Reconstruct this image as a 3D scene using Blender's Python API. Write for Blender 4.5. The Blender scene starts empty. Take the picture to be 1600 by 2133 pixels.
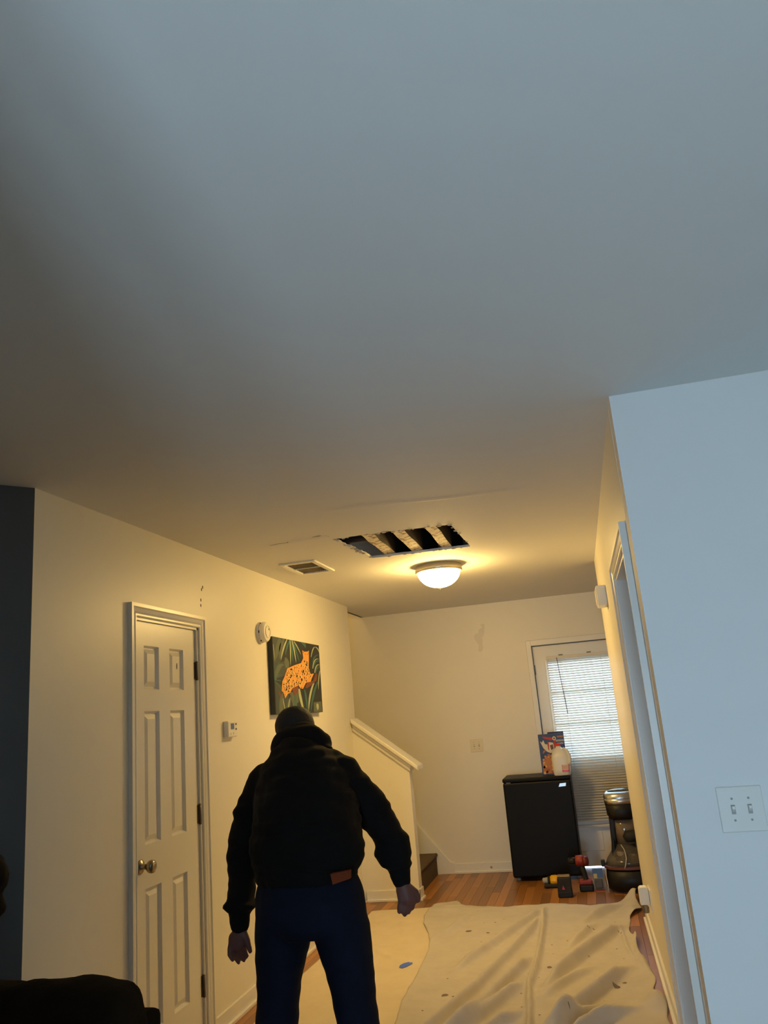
import bpy, bmesh, math, random
from mathutils import Vector, Matrix, noise
random.seed(7)
SC = bpy.context.scene
COL = SC.collection

# ------------------------------------------------------------------ camera
F_PX = 1658.92
YAW, PITCH, ROLL = 0.2246, 0.2497, -0.0848
cam_d = bpy.data.cameras.new('camera'); cam = bpy.data.objects.new('camera', cam_d); COL.objects.link(cam)
fw = Vector((-math.sin(YAW)*math.cos(PITCH), math.cos(YAW)*math.cos(PITCH), math.sin(PITCH)))
rt = Vector((math.cos(YAW), math.sin(YAW), 0)); up = rt.cross(fw)
R_ = math.cos(ROLL)*rt + math.sin(ROLL)*up; U_ = -math.sin(ROLL)*rt + math.cos(ROLL)*up
M = Matrix((R_, U_, -fw)).transposed().to_4x4(); M.translation = (0, 0, 1.4575)
cam.matrix_world = M
cam_d.sensor_fit = 'HORIZONTAL'; cam_d.sensor_width = 36; cam_d.lens = F_PX*36/1600
cam_d.clip_start = 0.02
SC.camera = cam

# ------------------------------------------------------------------ world, daylight, exposure
DAY = (0.545, 0.755, 1.0)
SKY = 7.5
w = bpy.data.worlds.new('sky'); SC.world = w; w.use_nodes = True
bg = w.node_tree.nodes['Background']; bg.inputs[0].default_value = (*DAY, 1); bg.inputs[1].default_value = SKY
w.cycles.sampling_method = 'MANUAL'; w.cycles.sample_map_resolution = 64
def portal(name, loc, direction, sx, sy):
    l = bpy.data.lights.new(name, 'AREA'); l.shape = 'RECTANGLE'; l.size = sx; l.size_y = sy
    l.cycles.is_portal = True
    o = bpy.data.objects.new(name, l); COL.objects.link(o); o.location = loc
    o.rotation_euler = Vector(direction).to_track_quat('-Z', 'Y').to_euler()
    return o
# the windows of the living room: one behind the viewer, one in its right wall
WB = (-0.38, 0.15, 0.08, 1.65)      # x0 x1 z0 z1 in the wall behind (y = YBACKW)
YBACKW, XRW = -1.7, 2.9
db = portal('daylight_behind', ((WB[0]+WB[1])/2, YBACKW-0.14, (WB[2]+WB[3])/2), (0, 1, 0), WB[1]-WB[0], WB[3]-WB[2])
db.data.cycles.is_portal = False; db.data.energy = 96.0; db.data.color = DAY
l2 = bpy.data.lights.new('upstairs_light', 'POINT'); l2.energy = 30; l2.color = (1.0, .66, .26); l2.shadow_soft_size = .12
o2 = bpy.data.objects.new('upstairs_light', l2); COL.objects.link(o2); o2.location = (-3.1, 7.35, 4.5)
LAMP_RGB = (1.0, 0.65, 0.205)
LAMP_STRENGTH = 122.0
SC.view_settings.view_transform = 'Standard'; SC.view_settings.look = 'None'
SC.view_settings.gamma = 1.0; SC.view_settings.use_curve_mapping = False
SC.view_settings.exposure = 0.0
SC.cycles.use_denoising = True
SC.cycles.max_bounces = 8; SC.cycles.diffuse_bounces = 5
SC.cycles.sample_clamp_indirect = 6.0

# ------------------------------------------------------------------ materials
def mat(name, rgb, rough=0.6, metal=0.0, noise_amt=0.0, noise_scale=8.0, bump=0.0, bump_scale=60.0, emit=None, spec=0.5, trans=0.0, rand=0.0, sheen=0.0):
    m = bpy.data.materials.new(name); m.use_nodes = True
    nt = m.node_tree; b = nt.nodes['Principled BSDF']
    b.inputs['Base Color'].default_value = (*rgb, 1); b.inputs['Roughness'].default_value = rough
    b.inputs['Metallic'].default_value = metal; b.inputs['Specular IOR Level'].default_value = spec
    if sheen: b.inputs['Sheen Weight'].default_value = sheen
    if trans: b.inputs['Transmission Weight'].default_value = trans
    tc = None
    if noise_amt or bump or rand: tc = nt.nodes.new('ShaderNodeTexCoord')
    col_out = None
    if noise_amt:
        n = nt.nodes.new('ShaderNodeTexNoise'); n.inputs['Scale'].default_value = noise_scale; n.inputs['Detail'].default_value = 5
        nt.links.new(tc.outputs['Object'], n.inputs['Vector'])
        mx = nt.nodes.new('ShaderNodeMix'); mx.data_type = 'RGBA'
        mx.inputs['A'].default_value = (*[c*(1-noise_amt) for c in rgb], 1); mx.inputs['B'].default_value = (*[min(1, c*(1+noise_amt)) for c in rgb], 1)
        nt.links.new(n.outputs['Fac'], mx.inputs['Factor']); nt.links.new(mx.outputs['Result'], b.inputs['Base Color']); col_out = mx.outputs['Result']
    if rand:
        oi = nt.nodes.new('ShaderNodeObjectInfo'); hs = nt.nodes.new('ShaderNodeHueSaturation')
        mr = nt.nodes.new('ShaderNodeMapRange'); mr.inputs['To Min'].default_value = 1-rand; mr.inputs['To Max'].default_value = 1+rand
        nt.links.new(oi.outputs['Random'], mr.inputs['Value']); nt.links.new(mr.outputs['Result'], hs.inputs['Value'])
        if col_out: nt.links.new(col_out, hs.inputs['Color'])
        else: hs.inputs['Color'].default_value = (*rgb, 1)
        nt.links.new(hs.outputs['Color'], b.inputs['Base Color'])
    if bump:
        n2 = nt.nodes.new('ShaderNodeTexNoise'); n2.inputs['Scale'].default_value = bump_scale; n2.inputs['Detail'].default_value = 6
        nt.links.new(tc.outputs['Object'], n2.inputs['Vector'])
        bp = nt.nodes.new('ShaderNodeBump'); bp.inputs['Strength'].default_value = bump; bp.inputs['Distance'].default_value = 0.004
        nt.links.new(n2.outputs['Fac'], bp.inputs['Height']); nt.links.new(bp.outputs['Normal'], b.inputs['Normal'])
    if emit:
        b.inputs['Emission Color'].default_value = (*emit[0], 1); b.inputs['Emission Strength'].default_value = emit[1]
    return m

WALLC = (0.80, 0.765, 0.665)
MT = {}
MT['wall'] = mat('cream_paint', WALLC, 0.42, noise_amt=0.025, noise_scale=2.5, bump=0.12, bump_scale=35)
MT['wall_flat'] = mat('white_flat_paint', (0.80, 0.79, 0.76), 0.6, noise_amt=0.02, noise_scale=2, bump=0.1, bump_scale=60)
MT['ceiling'] = mat('ceiling_paint', (0.78, 0.77, 0.73), 0.75, noise_amt=0.03, noise_scale=1.6, bump=0.15, bump_scale=45)
MT['charcoal'] = mat('charcoal_paint', (0.10, 0.105, 0.11), 0.6, noise_amt=0.06, noise_scale=3)
MT['trim'] = mat('white_gloss_trim', (0.80, 0.78, 0.72), 0.32, noise_amt=0.03, noise_scale=6)
MT['door'] = mat('door_paint', (0.78, 0.76, 0.70), 0.34, noise_amt=0.03, noise_scale=5, bump=0.05, bump_scale=25)
MT['wood'] = mat('oak_plank', (0.33, 0.145, 0.04), 0.34, noise_amt=0.28, noise_scale=6, rand=0.38)
MT['subfloor'] = mat('subfloor', (0.16, 0.09, 0.04), 0.8, noise_amt=0.2)
MT['brass'] = mat('aged_nickel', (0.34, 0.29, 0.23), 0.28, metal=1.0)
MT['hinge'] = mat('dark_bronze', (0.13, 0.11, 0.09), 0.45, metal=0.8)
MT['white_plastic'] = mat('white_plastic', (0.78, 0.76, 0.70), 0.4)
MT['ivory_plastic'] = mat('ivory_plastic', (0.74, 0.68, 0.52), 0.4)
MT['grey_plastic'] = mat('grey_plastic', (0.35, 0.34, 0.32), 0.5)
MT['dark_slot'] = mat('dark_slot', (0.03, 0.028, 0.025), 0.7)
MT['lcd'] = mat('lcd', (0.09, 0.08, 0.09), 0.2)
MT['black_plastic'] = mat('black_plastic', (0.008, 0.008, 0.009), 0.45, spec=0.3)
MT['black_rough'] = mat('black_rough', (0.009, 0.0085, 0.008), 0.7, bump=0.2, bump_scale=80)
MT['fridge'] = mat('black_fridge', (0.006, 0.006, 0.0065), 0.46, spec=0.14, bump=0.08, bump_scale=180)
MT['silver'] = mat('silver', (0.62, 0.64, 0.68), 0.3, metal=1.0)
MT['carpet'] = mat('brown_carpet', (0.10, 0.065, 0.032), 0.95, noise_amt=0.3, noise_scale=60, bump=0.6, bump_scale=250)
MT['joist'] = None
MT['hoodie'] = mat('black_fleece', (0.0055, 0.0045, 0.004), 0.9, noise_amt=0.25, noise_scale=14, bump=0.3, bump_scale=220, spec=0.2)
MT['jeans'] = mat('navy_denim', (0.004, 0.0065, 0.017), 0.85, spec=0.2, noise_amt=0.35, noise_scale=9, bump=0.3, bump_scale=260)
MT['skin'] = mat('skin', (0.15, 0.058, 0.044), 0.6, noise_amt=0.1, noise_scale=25)
MT['hair'] = mat('black_hair', (0.008, 0.006, 0.005), 0.7, bump=0.4, bump_scale=150)
MT['leather'] = mat('brown_leather', (0.17, 0.036, 0.012), 0.8, spec=0.1, noise_amt=0.2, noise_scale=40)
MT['shoe'] = mat('dark_shoe', (0.03, 0.025, 0.02), 0.6)
MT['canvas_cloth'] = None
MT['blue_tape'] = mat('blue_tape', (0.07, 0.17, 0.85), 0.6)
MT['sofa'] = mat('dark_chenille', (0.017, 0.011, 0.005), 0.95, spec=0.1, noise_amt=0.4, noise_scale=12, bump=0.6, bump_scale=70)
MT['red'] = mat('red_plastic', (0.24, 0.022, 0.014), 0.5)
MT['redgloss'] = mat('red_cap', (0.7, 0.03, 0.02), 0.3)
MT['yellow'] = mat('yellow_plastic', (0.80, 0.42, 0.01), 0.4)
MT['milk'] = mat('milk_jug_plastic', (0.66, 0.66, 0.66), 0.35)
MT['blind'] = mat('blind_vinyl', (0.74, 0.70, 0.62), 0.45)
MT['dkgrey'] = mat('dark_grey', (0.05, 0.05, 0.055), 0.4)
MT['blue_card'] = mat('blue_card', (0.02, 0.035, 0.12), 0.4)

def vinyl():
    m = bpy.data.materials.new('slat_vinyl'); m.use_nodes = True; nt = m.node_tree; b = nt.nodes['Principled BSDF']
    b.inputs['Base Color'].default_value = (.82, .77, .68, 1); b.inputs['Roughness'].default_value = .45
    t = nt.nodes.new('ShaderNodeBsdfTranslucent'); t.inputs['Color'].default_value = (.72, .72, .68, 1)
    mx = nt.nodes.new('ShaderNodeMixShader'); mx.inputs['Fac'].default_value = .38; o = nt.nodes['Material Output']
    nt.links.new(b.outputs[0], mx.inputs[1]); nt.links.new(t.outputs[0], mx.inputs[2]); nt.links.new(mx.outputs[0], o.inputs[0])
    return m
MT['slat'] = vinyl()
def glass_mat():
    m = bpy.data.materials.new('thin_glass'); m.use_nodes = True; nt = m.node_tree
    for n in list(nt.nodes): nt.nodes.remove(n)
    o = nt.nodes.new('ShaderNodeOutputMaterial'); mx = nt.nodes.new('ShaderNodeMixShader'); t = nt.nodes.new('ShaderNodeBsdfTransparent'); g = nt.nodes.new('ShaderNodeBsdfGlossy')
    g.inputs['Roughness'].default_value = 0.02; t.inputs['Color'].default_value = (0.95, 0.97, 0.96, 1); mx.inputs['Fac'].default_value = 0.06
    nt.links.new(t.outputs[0], mx.inputs[1]); nt.links.new(g.outputs[0], mx.inputs[2]); nt.links.new(mx.outputs[0], o.inputs[0])
    return m
MT['glass'] = glass_mat()
def clear_plastic():
    m = bpy.data.materials.new('smoky_clear_plastic'); m.use_nodes = True; nt = m.node_tree
    for n in list(nt.nodes): nt.nodes.remove(n)
    o = nt.nodes.new('ShaderNodeOutputMaterial'); mx = nt.nodes.new('ShaderNodeMixShader'); t = nt.nodes.new('ShaderNodeBsdfTransparent'); g = nt.nodes.new('ShaderNodeBsdfPrincipled')
    g.inputs['Roughness'].default_value = 0.12; g.inputs['Base Color'].default_value = (0.16, 0.14, 0.12, 1)
    t.inputs['Color'].default_value = (0.7, 0.68, 0.64, 1); mx.inputs['Fac'].default_value = 0.5
    nt.links.new(t.outputs[0], mx.inputs[1]); nt.links.new(g.outputs[0], mx.inputs[2]); nt.links.new(mx.outputs[0], o.inputs[0])
    return m
MT['clear'] = clear_plastic()
def mottled(name, a, b, scale, lo, hi, rough=0.8, bump=0.5):
    m = bpy.data.materials.new(name); m.use_nodes = True; nt = m.node_tree; p = nt.nodes['Principled BSDF']
    p.inputs['Roughness'].default_value = rough
    tc = nt.nodes.new('ShaderNodeTexCoord'); n = nt.nodes.new('ShaderNodeTexNoise'); n.inputs['Scale'].default_value = scale; n.inputs['Detail'].default_value = 8; n.inputs['Roughness'].default_value = 0.65
    r = nt.nodes.new('ShaderNodeMapRange'); r.inputs['From Min'].default_value = lo; r.inputs['From Max'].default_value = hi
    mx = nt.nodes.new('ShaderNodeMix'); mx.data_type = 'RGBA'; mx.inputs['A'].default_value = (*a, 1); mx.inputs['B'].default_value = (*b, 1)
    nt.links.new(tc.outputs['Object'], n.inputs['Vector']); nt.links.new(n.outputs['Fac'], r.inputs['Value']); nt.links.new(r.outputs['Result'], mx.inputs['Factor']); nt.links.new(mx.outputs['Result'], p.inputs['Base Color'])
    bp = nt.nodes.new('ShaderNodeBump'); bp.inputs['Strength'].default_value = bump; bp.inputs['Distance'].default_value = 0.004
    nt.links.new(n.outputs['Fac'], bp.inputs['Height']); nt.links.new(bp.outputs['Normal'], p.inputs['Normal'])
    return m
MT['joist'] = mottled('stained_joist', (0.26, 0.14, 0.05), (0.82, 0.74, 0.58), 22, 0.38, 0.52)
MT['canvas_cloth'] = mottled('dropcloth_canvas', (0.51, 0.465, 0.405), (0.56, 0.515, 0.455), 6, 0.3, 0.6, 0.9, 0.25)
MT['paper_cloth'] = mottled('dropcloth_pale', (0.66, 0.56, 0.40), (0.72, 0.62, 0.45), 4, 0.3, 0.6, 0.85, 0.15)
MT['gypsum'] = mottled('torn_gypsum', (0.30, 0.25, 0.20), (0.70, 0.66, 0.58), 40, 0.3, 0.65)
def flat(name, rgb, rough=0.5): return mat(name, rgb, rough)

# ------------------------------------------------------------------ mesh builder
ORG = {}
class MB:
    def __init__(s): s.v = []; s.f = []; s.m = []
    def add(s, vs, fs, mi=0):
        o = len(s.v); s.v += [Vector(p) for p in vs]
        for f in fs: s.f.append([i+o for i in f]); s.m.append(mi)
        return s
    def box(s, x0, x1, y0, y1, z0, z1, mi=0):
        return s.add([(x0,y0,z0),(x1,y0,z0),(x1,y1,z0),(x0,y1,z0),(x0,y0,z1),(x1,y0,z1),(x1,y1,z1),(x0,y1,z1)],
                     [(0,3,2,1),(4,5,6,7),(0,1,5,4),(1,2,6,5),(2,3,7,6),(3,0,4,7)], mi)
    def prism(s, poly, axis, a, b, mi=0):
        # poly: 2D points in the plane of the two other axes (in xyz order), extruded along axis from a to b
        def P(p, t):
            q = list(p); q.insert('xyz'.index(axis), t); return q
        n = len(poly)
        vs = [P(p, a) for p in poly]+[P(p, b) for p in poly]
        fs = [list(range(n))[::-1], list(range(n, 2*n))]+[[i, (i+1) % n, n+(i+1) % n, n+i] for i in range(n)]
        return s.add(vs, fs, mi)
    def ring_loft(s, rings, cap=True, mi=0):
        n = len(rings[0]); vs = [p for r in rings for p in r]; fs = []
        for k in range(len(rings)-1):
            for i in range(n): fs.append([k*n+i, k*n+(i+1) % n, (k+1)*n+(i+1) % n, (k+1)*n+i])
        if cap: fs.append(list(range(n))[::-1]); fs.append([(len(rings)-1)*n+i for i in range(n)])
        return s.add(vs, fs, mi)
    def lathe(s, prof, c, axis='z', n=32, mi=0, cap=True):
        c = Vector(c); rings = []
        for r, h in prof:
            ring = []
            for i in range(n):
                a = 2*math.pi*i/n; p, q = r*math.cos(a), r*math.sin(a)
                d = {'z': (p, q, h), 'x': (h, p, q), 'y': (q, h, p)}[axis]
                ring.append(c+Vector(d))
            rings.append(ring)
        return s.ring_loft(rings, cap, mi)
    def tube(s, pts, rad, n=10, mi=0):
        pts = [Vector(p) for p in pts]
        if not isinstance(rad, (list, tuple)): rad = [rad]*len(pts)
        rings = []; prev = None
        for i, p in enumerate(pts):
            t = (pts[min(i+1, len(pts)-1)]-pts[max(i-1, 0)]).normalized()
            if prev is None:
                a = Vector((0, 0, 1)) if abs(t.z) < 0.9 else Vector((1, 0, 0))
                x = t.cross(a).normalized()
            else: x = (prev-t*prev.dot(t)).normalized()
            y = t.cross(x); prev = x
            rings.append([p+rad[i]*(math.cos(2*math.pi*k/n)*x+math.sin(2*math.pi*k/n)*y) for k in range(n)])
        return s.ring_loft(rings, True, mi)
    def ell(s, c, r, n=16, m=10, mi=0):
        c = Vector(c); rings = []
        for k in range(1, m):
            th = math.pi*k/m
            rings.append([c+Vector((r[0]*math.sin(th)*math.cos(2*math.pi*i/n), r[1]*math.sin(th)*math.sin(2*math.pi*i/n), -r[2]*math.cos(th))) for i in range(n)])
        return s.ring_loft(rings, True, mi)
    def chain(s, pts, rad, n=14):
        # closed overlapping balls and tapered tubes, meant for remeshing
        s.tube(pts, rad, n)
        for p, r in zip(pts, rad): s.ell(p, (r, r, r), n, 8)
        return s
    def mesh(s, name, mats, smooth=False, org=Vector((0, 0, 0))):
        me = bpy.data.meshes.new(name)
        me.from_pydata([tuple(v-org) for v in s.v], [], s.f)
        for m in mats: me.materials.append(m)
        for p, mi in zip(me.polygons, s.m): p.material_index = mi; p.use_smooth = smooth
        bm = bmesh.new(); bm.from_mesh(me); bmesh.ops.recalc_face_normals(bm, faces=bm.faces); bm.to_mesh(me); bm.free()
        return me
    def build(s, name, mats, parent=None, smooth=False, bevel=0, org=None, warp=None):
        if not isinstance(mats, (list, tuple)): mats = [mats]
        if warp: s.v = [warp(v) for v in s.v]
        if parent is not None: o0 = ORG[parent.name]
        elif org is not None: o0 = Vector(org)
        else:
            xs = [v.x for v in s.v]; ys = [v.y for v in s.v]; zs = [v.z for v in s.v]
            o0 = Vector(((min(xs)+max(xs))/2, (min(ys)+max(ys))/2, min(zs)))
        return link(name, s.mesh(name, mats, smooth, o0), parent, o0, bevel)
def link(name, me, parent, o0, bevel=0):
    ob = bpy.data.objects.new(name, me); COL.objects.link(ob)
    if parent is not None: ob.parent = parent
    else: ob.location = o0
    ORG[ob.name] = Vector(o0)
    if bevel:
        b = ob.modifiers.new('bevel', 'BEVEL'); b.width = bevel; b.segments = 2; b.limit_method = 'ANGLE'; b.angle_limit = math.radians(40)
    return ob
def tag(o, label, cat, group=None, kind=None):
    o['label'] = label; o['category'] = cat
    if group: o['group'] = group
    if kind: o['kind'] = kind
    return o
def thing(name, loc, label, cat, group=None):
    o = bpy.data.objects.new(name, None); COL.objects.link(o); o.location = loc; o.empty_display_size = 0.05
    ORG[o.name] = Vector(loc); return tag(o, label, cat, group)
def struct(o, label, cat): return tag(o, label, cat, kind='structure')
def rmesh(name, mb, voxel, mats, smooth_it=4, disp=None, org=None, parent=None):
    # one continuous skin from overlapping closed shapes
    me = mb.mesh(name+'_tmp', [], False); ob = bpy.data.objects.new('tmp', me); COL.objects.link(ob)
    r = ob.modifiers.new('r', 'REMESH'); r.mode = 'VOXEL'; r.voxel_size = voxel
    sm = ob.modifiers.new('s', 'SMOOTH'); sm.factor = 0.5; sm.iterations = smooth_it
    dg = bpy.context.evaluated_depsgraph_get(); dg.update()
    out = bpy.data.meshes.new_from_object(ob.evaluated_get(dg)); out.name = name
    bpy.data.objects.remove(ob); bpy.data.meshes.remove(me)
    if disp:
        new = []
        for v, nn in zip(out.vertices, [n_.vector.copy() for n_ in out.vertex_normals]): new.extend(v.co+nn*disp(v.co))
        out.vertices.foreach_set('co', new); out.update()
    o0 = ORG[parent.name] if parent is not None else Vector(org)
    out.transform(Matrix.Translation(-o0))
    out.materials.clear()
    for m in (mats if isinstance(mats, (list, tuple)) else [mats]): out.materials.append(m)
    for p in out.polygons: p.use_smooth = True
    return link(name, out, parent, o0)

# ------------------------------------------------------------------ layout (metres)
H = 2.44; ZT = 2.74                       # ceiling underside, underside of the floor above
XL, YL0, YK, YB, XK = -2.0, 2.618, 6.82, 7.83, -1.53
XR, YC, YR = 0.208, 2.647, 6.05
def wx(y): return XR-0.0074*(y-YC)        # the hall's right wall is a little out of square
def warpR(v): return Vector((v.x+wx(v.y), v.y, v.z))

# ------------------------------------------------------------------ structure
# ceiling with the ragged hole
def ragged(a, b, n, amp, seed):
    rnd = random.Random(seed); a = Vector(a); b = Vector(b); d = b-a; nrm = Vector((-d.y, d.x)).normalized()
    return [a+d*(i/n)+nrm*(rnd.uniform(-amp, amp) if i else 0) for i in range(n)]
HOLE = ragged((-1.262, 4.205), (-1.06, 4.185), 8, 0.012, 1)+ragged((-1.06, 4.185), (-0.60, 4.225), 16, 0.014, 2)+ragged((-0.60, 4.225), (-0.585, 4.90), 8, 0.003, 3)+ragged((-0.585, 4.90), (-1.215, 4.87), 24, 0.006, 4)+ragged((-1.215, 4.87), (-1.262, 4.205), 18, 0.010, 5)
OUT = [(-3.9, YBACKW-0.12), (XRW+0.12, YBACKW-0.12), (XRW+0.12, YB), (-2.12, YB), (-2.12, YL0), (-3.9, YL0)]
bm = bmesh.new()
for loop in (OUT, [tuple(p) for p in HOLE]):
    vs = [bm.verts.new((p[0], p[1], H)) for p in loop]
    for i in range(len(vs)): bm.edges.new((vs[i], vs[(i+1) % len(vs)]))
bmesh.ops.triangle_fill(bm, use_beauty=True, edges=bm.edges[:], normal=(0, 0, -1))
ge = bmesh.ops.extrude_face_region(bm, geom=bm.faces[:])
for e in ge['geom']:
    if isinstance(e, bmesh.types.BMVert): e.co.z += 0.014
bmesh.ops.recalc_face_normals(bm, faces=bm.faces)
me = bpy.data.meshes.new('ceiling'); bm.to_mesh(me); bm.free(); me.materials.append(MT['ceiling'])
ceiling = link('ceiling', me, None, Vector((0, 0, 0)))
struct(ceiling, 'off-white drywall ceiling with a ragged hole cut near the dome light', 'ceiling')
# torn paper lips and crumbs of gypsum round the hole
rnd = random.Random(11)
mb = MB()
for i, p in enumerate(HOLE):
    if rnd.random() < 0.55:
        s_ = rnd.uniform(0.006, 0.016); mb.ell((p.x+rnd.uniform(-.006, .006), p.y+rnd.uniform(-.006, .006), H-0.001), (s_, s_*rnd.uniform(.5, 1.2), s_*0.35), 7, 5)
mb.build('torn_edge', MT['gypsum'], ceiling)['kind'] = 'stuff'
# torn drywall tape running left from the hole
mb = MB(); pts = []
for i in range(60):
    t = i/59; pts.append((-1.62+0.36*t, 4.132-0.035*t+.010*noise.noise(Vector((t*9, 1, 0)))+.075*max(0, t-.86), (.0012+.004*max(0, noise.noise(Vector((t*7, 4, 0)))))*(1.6-abs(t-.5))))
for i in range(59):
    a, b = pts[i], pts[i+1]
    mb.add([(a[0], a[1]-a[2], H-.0008), (b[0], b[1]-b[2], H-.0008), (b[0], b[1]+b[2], H-.0016), (a[0], a[1]+a[2], H-.0016)], [(0, 1, 2, 3)])
mb.build('crack', mat('crack_dirt', (0.13, 0.10, 0.065), 0.9), ceiling)
mb = MB()
for i in range(40):
    x = -1.50+.24*i/40; x1 = -1.50+.24*(i+1)/40; y_ = lambda q: 4.075-.05*(q+1.5)+.006*noise.noise(Vector((q*30, 0, 0)))
    mb.add([(x, y_(x), H-.0006), (x1, y_(x1), H-.0006), (x1, 4.125-.09*(x1+1.5)*0-.028*(x1+1.5)/.24, H-.004), (x, 4.125-.028*(x+1.5)/.24, H-.004)], [(0, 1, 2, 3)])
mb.build('loose_tape', MT['ceiling'], ceiling, smooth=True)
mb = MB()
for (x, y, s_) in ((-1.455, 4.112, .012), (-1.425, 4.110, .016), (-1.31, 4.07, .012), (-1.335, 4.072, .007), (-1.50, 4.118, .007), (-1.38, 4.112, .006)): mb.ell((x, y, H), (s_*1.7, s_*.6, .0025), 9, 6)
mb.build('dirt_smudge', mat('smudge', (0.33, 0.29, 0.22), 0.9), ceiling)['kind'] = 'stuff'
# a long tape seam, slightly proud
mb = MB(); n = 40
for i in range(n):
    x0 = -1.15+1.05*i/n; x1 = -1.15+1.05*(i+1)/n
    y = lambda x: 3.60+0.13*(x+0.9)+0.008*math.sin(9*x)
    mb.add([(x0, y(x0)-.035, H), (x1, y(x1)-.035, H), (x1, y(x1), H-.0035), (x0, y(x0), H-.0035), (x1, y(x1)+.03, H), (x0, y(x0)+.03, H)], [(0, 1, 2, 3), (3, 2, 4, 5)])
mb.build('tape_seam', MT['ceiling'], ceiling, smooth=True)

# floor of the upper storey, joists seen through the hole
struct(MB().box(-3.9, XRW+.12, YBACKW-.12, YK+.11, ZT, ZT+.03).box(-2.12, XRW+.12, YK+.11, YB+.12, ZT, ZT+.03).build('floor_above', MT['subfloor']), 'dark board subfloor seen up through the ceiling hole', 'subfloor')
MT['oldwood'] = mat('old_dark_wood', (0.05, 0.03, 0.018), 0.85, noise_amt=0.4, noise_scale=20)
jw = [(-1.118, -1.05), (-0.942, -0.872), (-0.752, -0.69)]
for k, (a, b) in enumerate(jw):
    m_ = MB()
    n = 14
    rings = []
    for i in range(n+1):
        y = 3.6+2.0*i/n; dx = -0.02*(y-4.2); rr = rnd.uniform(-.004, .004)
        rings.append([(a+dx+rr, y, H+.016), (b+dx+rr, y, H+.016+rnd.uniform(0, .006)), (b+dx, y, ZT), (a+dx, y, ZT)])
    m_.ring_loft(rings)
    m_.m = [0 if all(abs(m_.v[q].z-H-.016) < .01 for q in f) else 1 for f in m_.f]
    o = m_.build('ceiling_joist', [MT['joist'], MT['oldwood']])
    tag(o, ['stained ceiling joist crossing the hole, beside the crosswise brace', 'stained ceiling joist across the middle of the ceiling hole', 'plaster-flecked ceiling joist across the hole nearest the right wall'][k], 'joist', 'joists in the ceiling hole', 'structure')
for k, x in enumerate((-1.6, -0.35)):
    o = MB().box(x, x+.04, 3.6, 5.6, H+.016, ZT).build('ceiling_joist', MT['oldwood'])
    tag(o, ['dark joist beyond the vent-side edge of the ceiling hole', 'dark joist beyond the right-hand edge of the ceiling hole'][k], 'joist', 'joists in the ceiling hole', 'structure')
o = MB().tube([(-1.56, 4.52, H+.06), (-1.12, 4.50, H+.05)], 0.018, 10).build('brace', MT['oldwood']); tag(o, 'thin crosswise wooden brace inside the ceiling hole', 'brace')
o = MB().tube([(-1.56, 4.36, H+.10), (-1.3, 4.37, H+.07), (-1.10, 4.40, H+.11)], 0.006, 8).build('cable', mat('old_cable', (0.22, 0.16, 0.1), .6), smooth=True); tag(o, 'thin old cable strung inside the ceiling hole', 'cable')

# walls
DY0, DY1, DZ = 3.345, 3.985, 2.005        # closet door opening in the left wall
wl = MB()
wl.box(-2.12, XL, YL0, DY0, 0, H).box(-2.12, XL, DY1, YK, 0, H).box(-2.12, XL, DY0, DY1, DZ, H)
wall_left = struct(wl.build('wall_left', MT['wall']), 'cream painted hall wall with the six-panel closet door', 'wall')
MB().box(-2.75, -2.65, 2.7, 4.6, 0, H).build('closet_back', MT['wall'], wall_left)
# tiny nail holes above the door
m_ = MB()
for y, z in ((4.04, 2.22), (4.055, 2.235), (4.03, 2.16), (4.028, 2.13)): m_.ell((XL, y, z), (.0015, .006, .010), 8, 6)
m_.build('nail_hole', MT['dark_slot'], wall_left)
# charcoal living-room wall running off at an angle from the corner
d = Vector((-0.082, -0.096, 0)).normalized(); nrm = Vector((d.y, -d.x, 0)); A = Vector((XL, YL0, 0)); B = A+d*2.46
if nrm.x < 0: nrm = -nrm
mb = MB(); q = [A, B, B-nrm*.12, A-nrm*.12+Vector((0, 0, 0))]
mb.prism([(p.x, p.y) for p in q], 'z', 0, H)
struct(mb.build('wall_living_angled', MT['charcoal']), 'dark charcoal wall beside the hall corner, behind the sofa', 'wall')
struct(MB().box(-3.9, -3.78, YBACKW, 1.0, 0, ZT).box(-3.9, -3.3, 0.9, 2.75, 0, ZT).build('wall_living_left', MT['wall_flat']), 'white living room wall off to the left', 'wall')
struct(MB().box(-.56, -.44, YBACKW, -.3, 0, H).build('wall_light_screen', MT['wall_flat']), 'unseen white wall added behind the viewer to screen the daylight', 'wall')  # added out of view, keeps the window's daylight off the left side
# front wall right of the hall
struct(MB().box(XR, XRW+.12, YC, YC+.12, 0, H).build('wall_front_right', MT['wall_flat']), 'white living room wall with the double light switch, turned to the daylight', 'wall')
# living room back and right walls with windows
wb = MB(); x0, x1, z0, z1 = WB
wb.box(-3.9, x0, YBACKW-.12, YBACKW, 0, ZT).box(x1, XRW+.12, YBACKW-.12, YBACKW, 0, ZT).box(x0, x1, YBACKW-.12, YBACKW, 0, z0).box(x0, x1, YBACKW-.12, YBACKW, z1, ZT)
struct(wb.build('wall_behind', MT['wall_flat']), 'white living room wall with a wide window', 'wall')
wr = MB().box(XRW, XRW+.12, YBACKW, YB+.12, 0, ZT)
struct(wr.build('wall_side', MT['wall_flat']), 'white living room side wall', 'wall')
wn = MB()
for z in (z0, (z0+z1)/2-.02, z1-.04): wn.box(x0, x1, YBACKW-.10, YBACKW-.05, z, z+.04)
for x in (x0, (x0+x1)/2-.03, x1-.04): wn.box(x, x+.04, YBACKW-.10, YBACKW-.05, z0, z1)
win1 = struct(wn.build('window_1', MT['trim']), 'white double window behind the viewer', 'window')
MB().box(x0, x1, YBACKW-.075, YBACKW-.072, z0, z1).build('pane', MT['glass'], win1)

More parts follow.
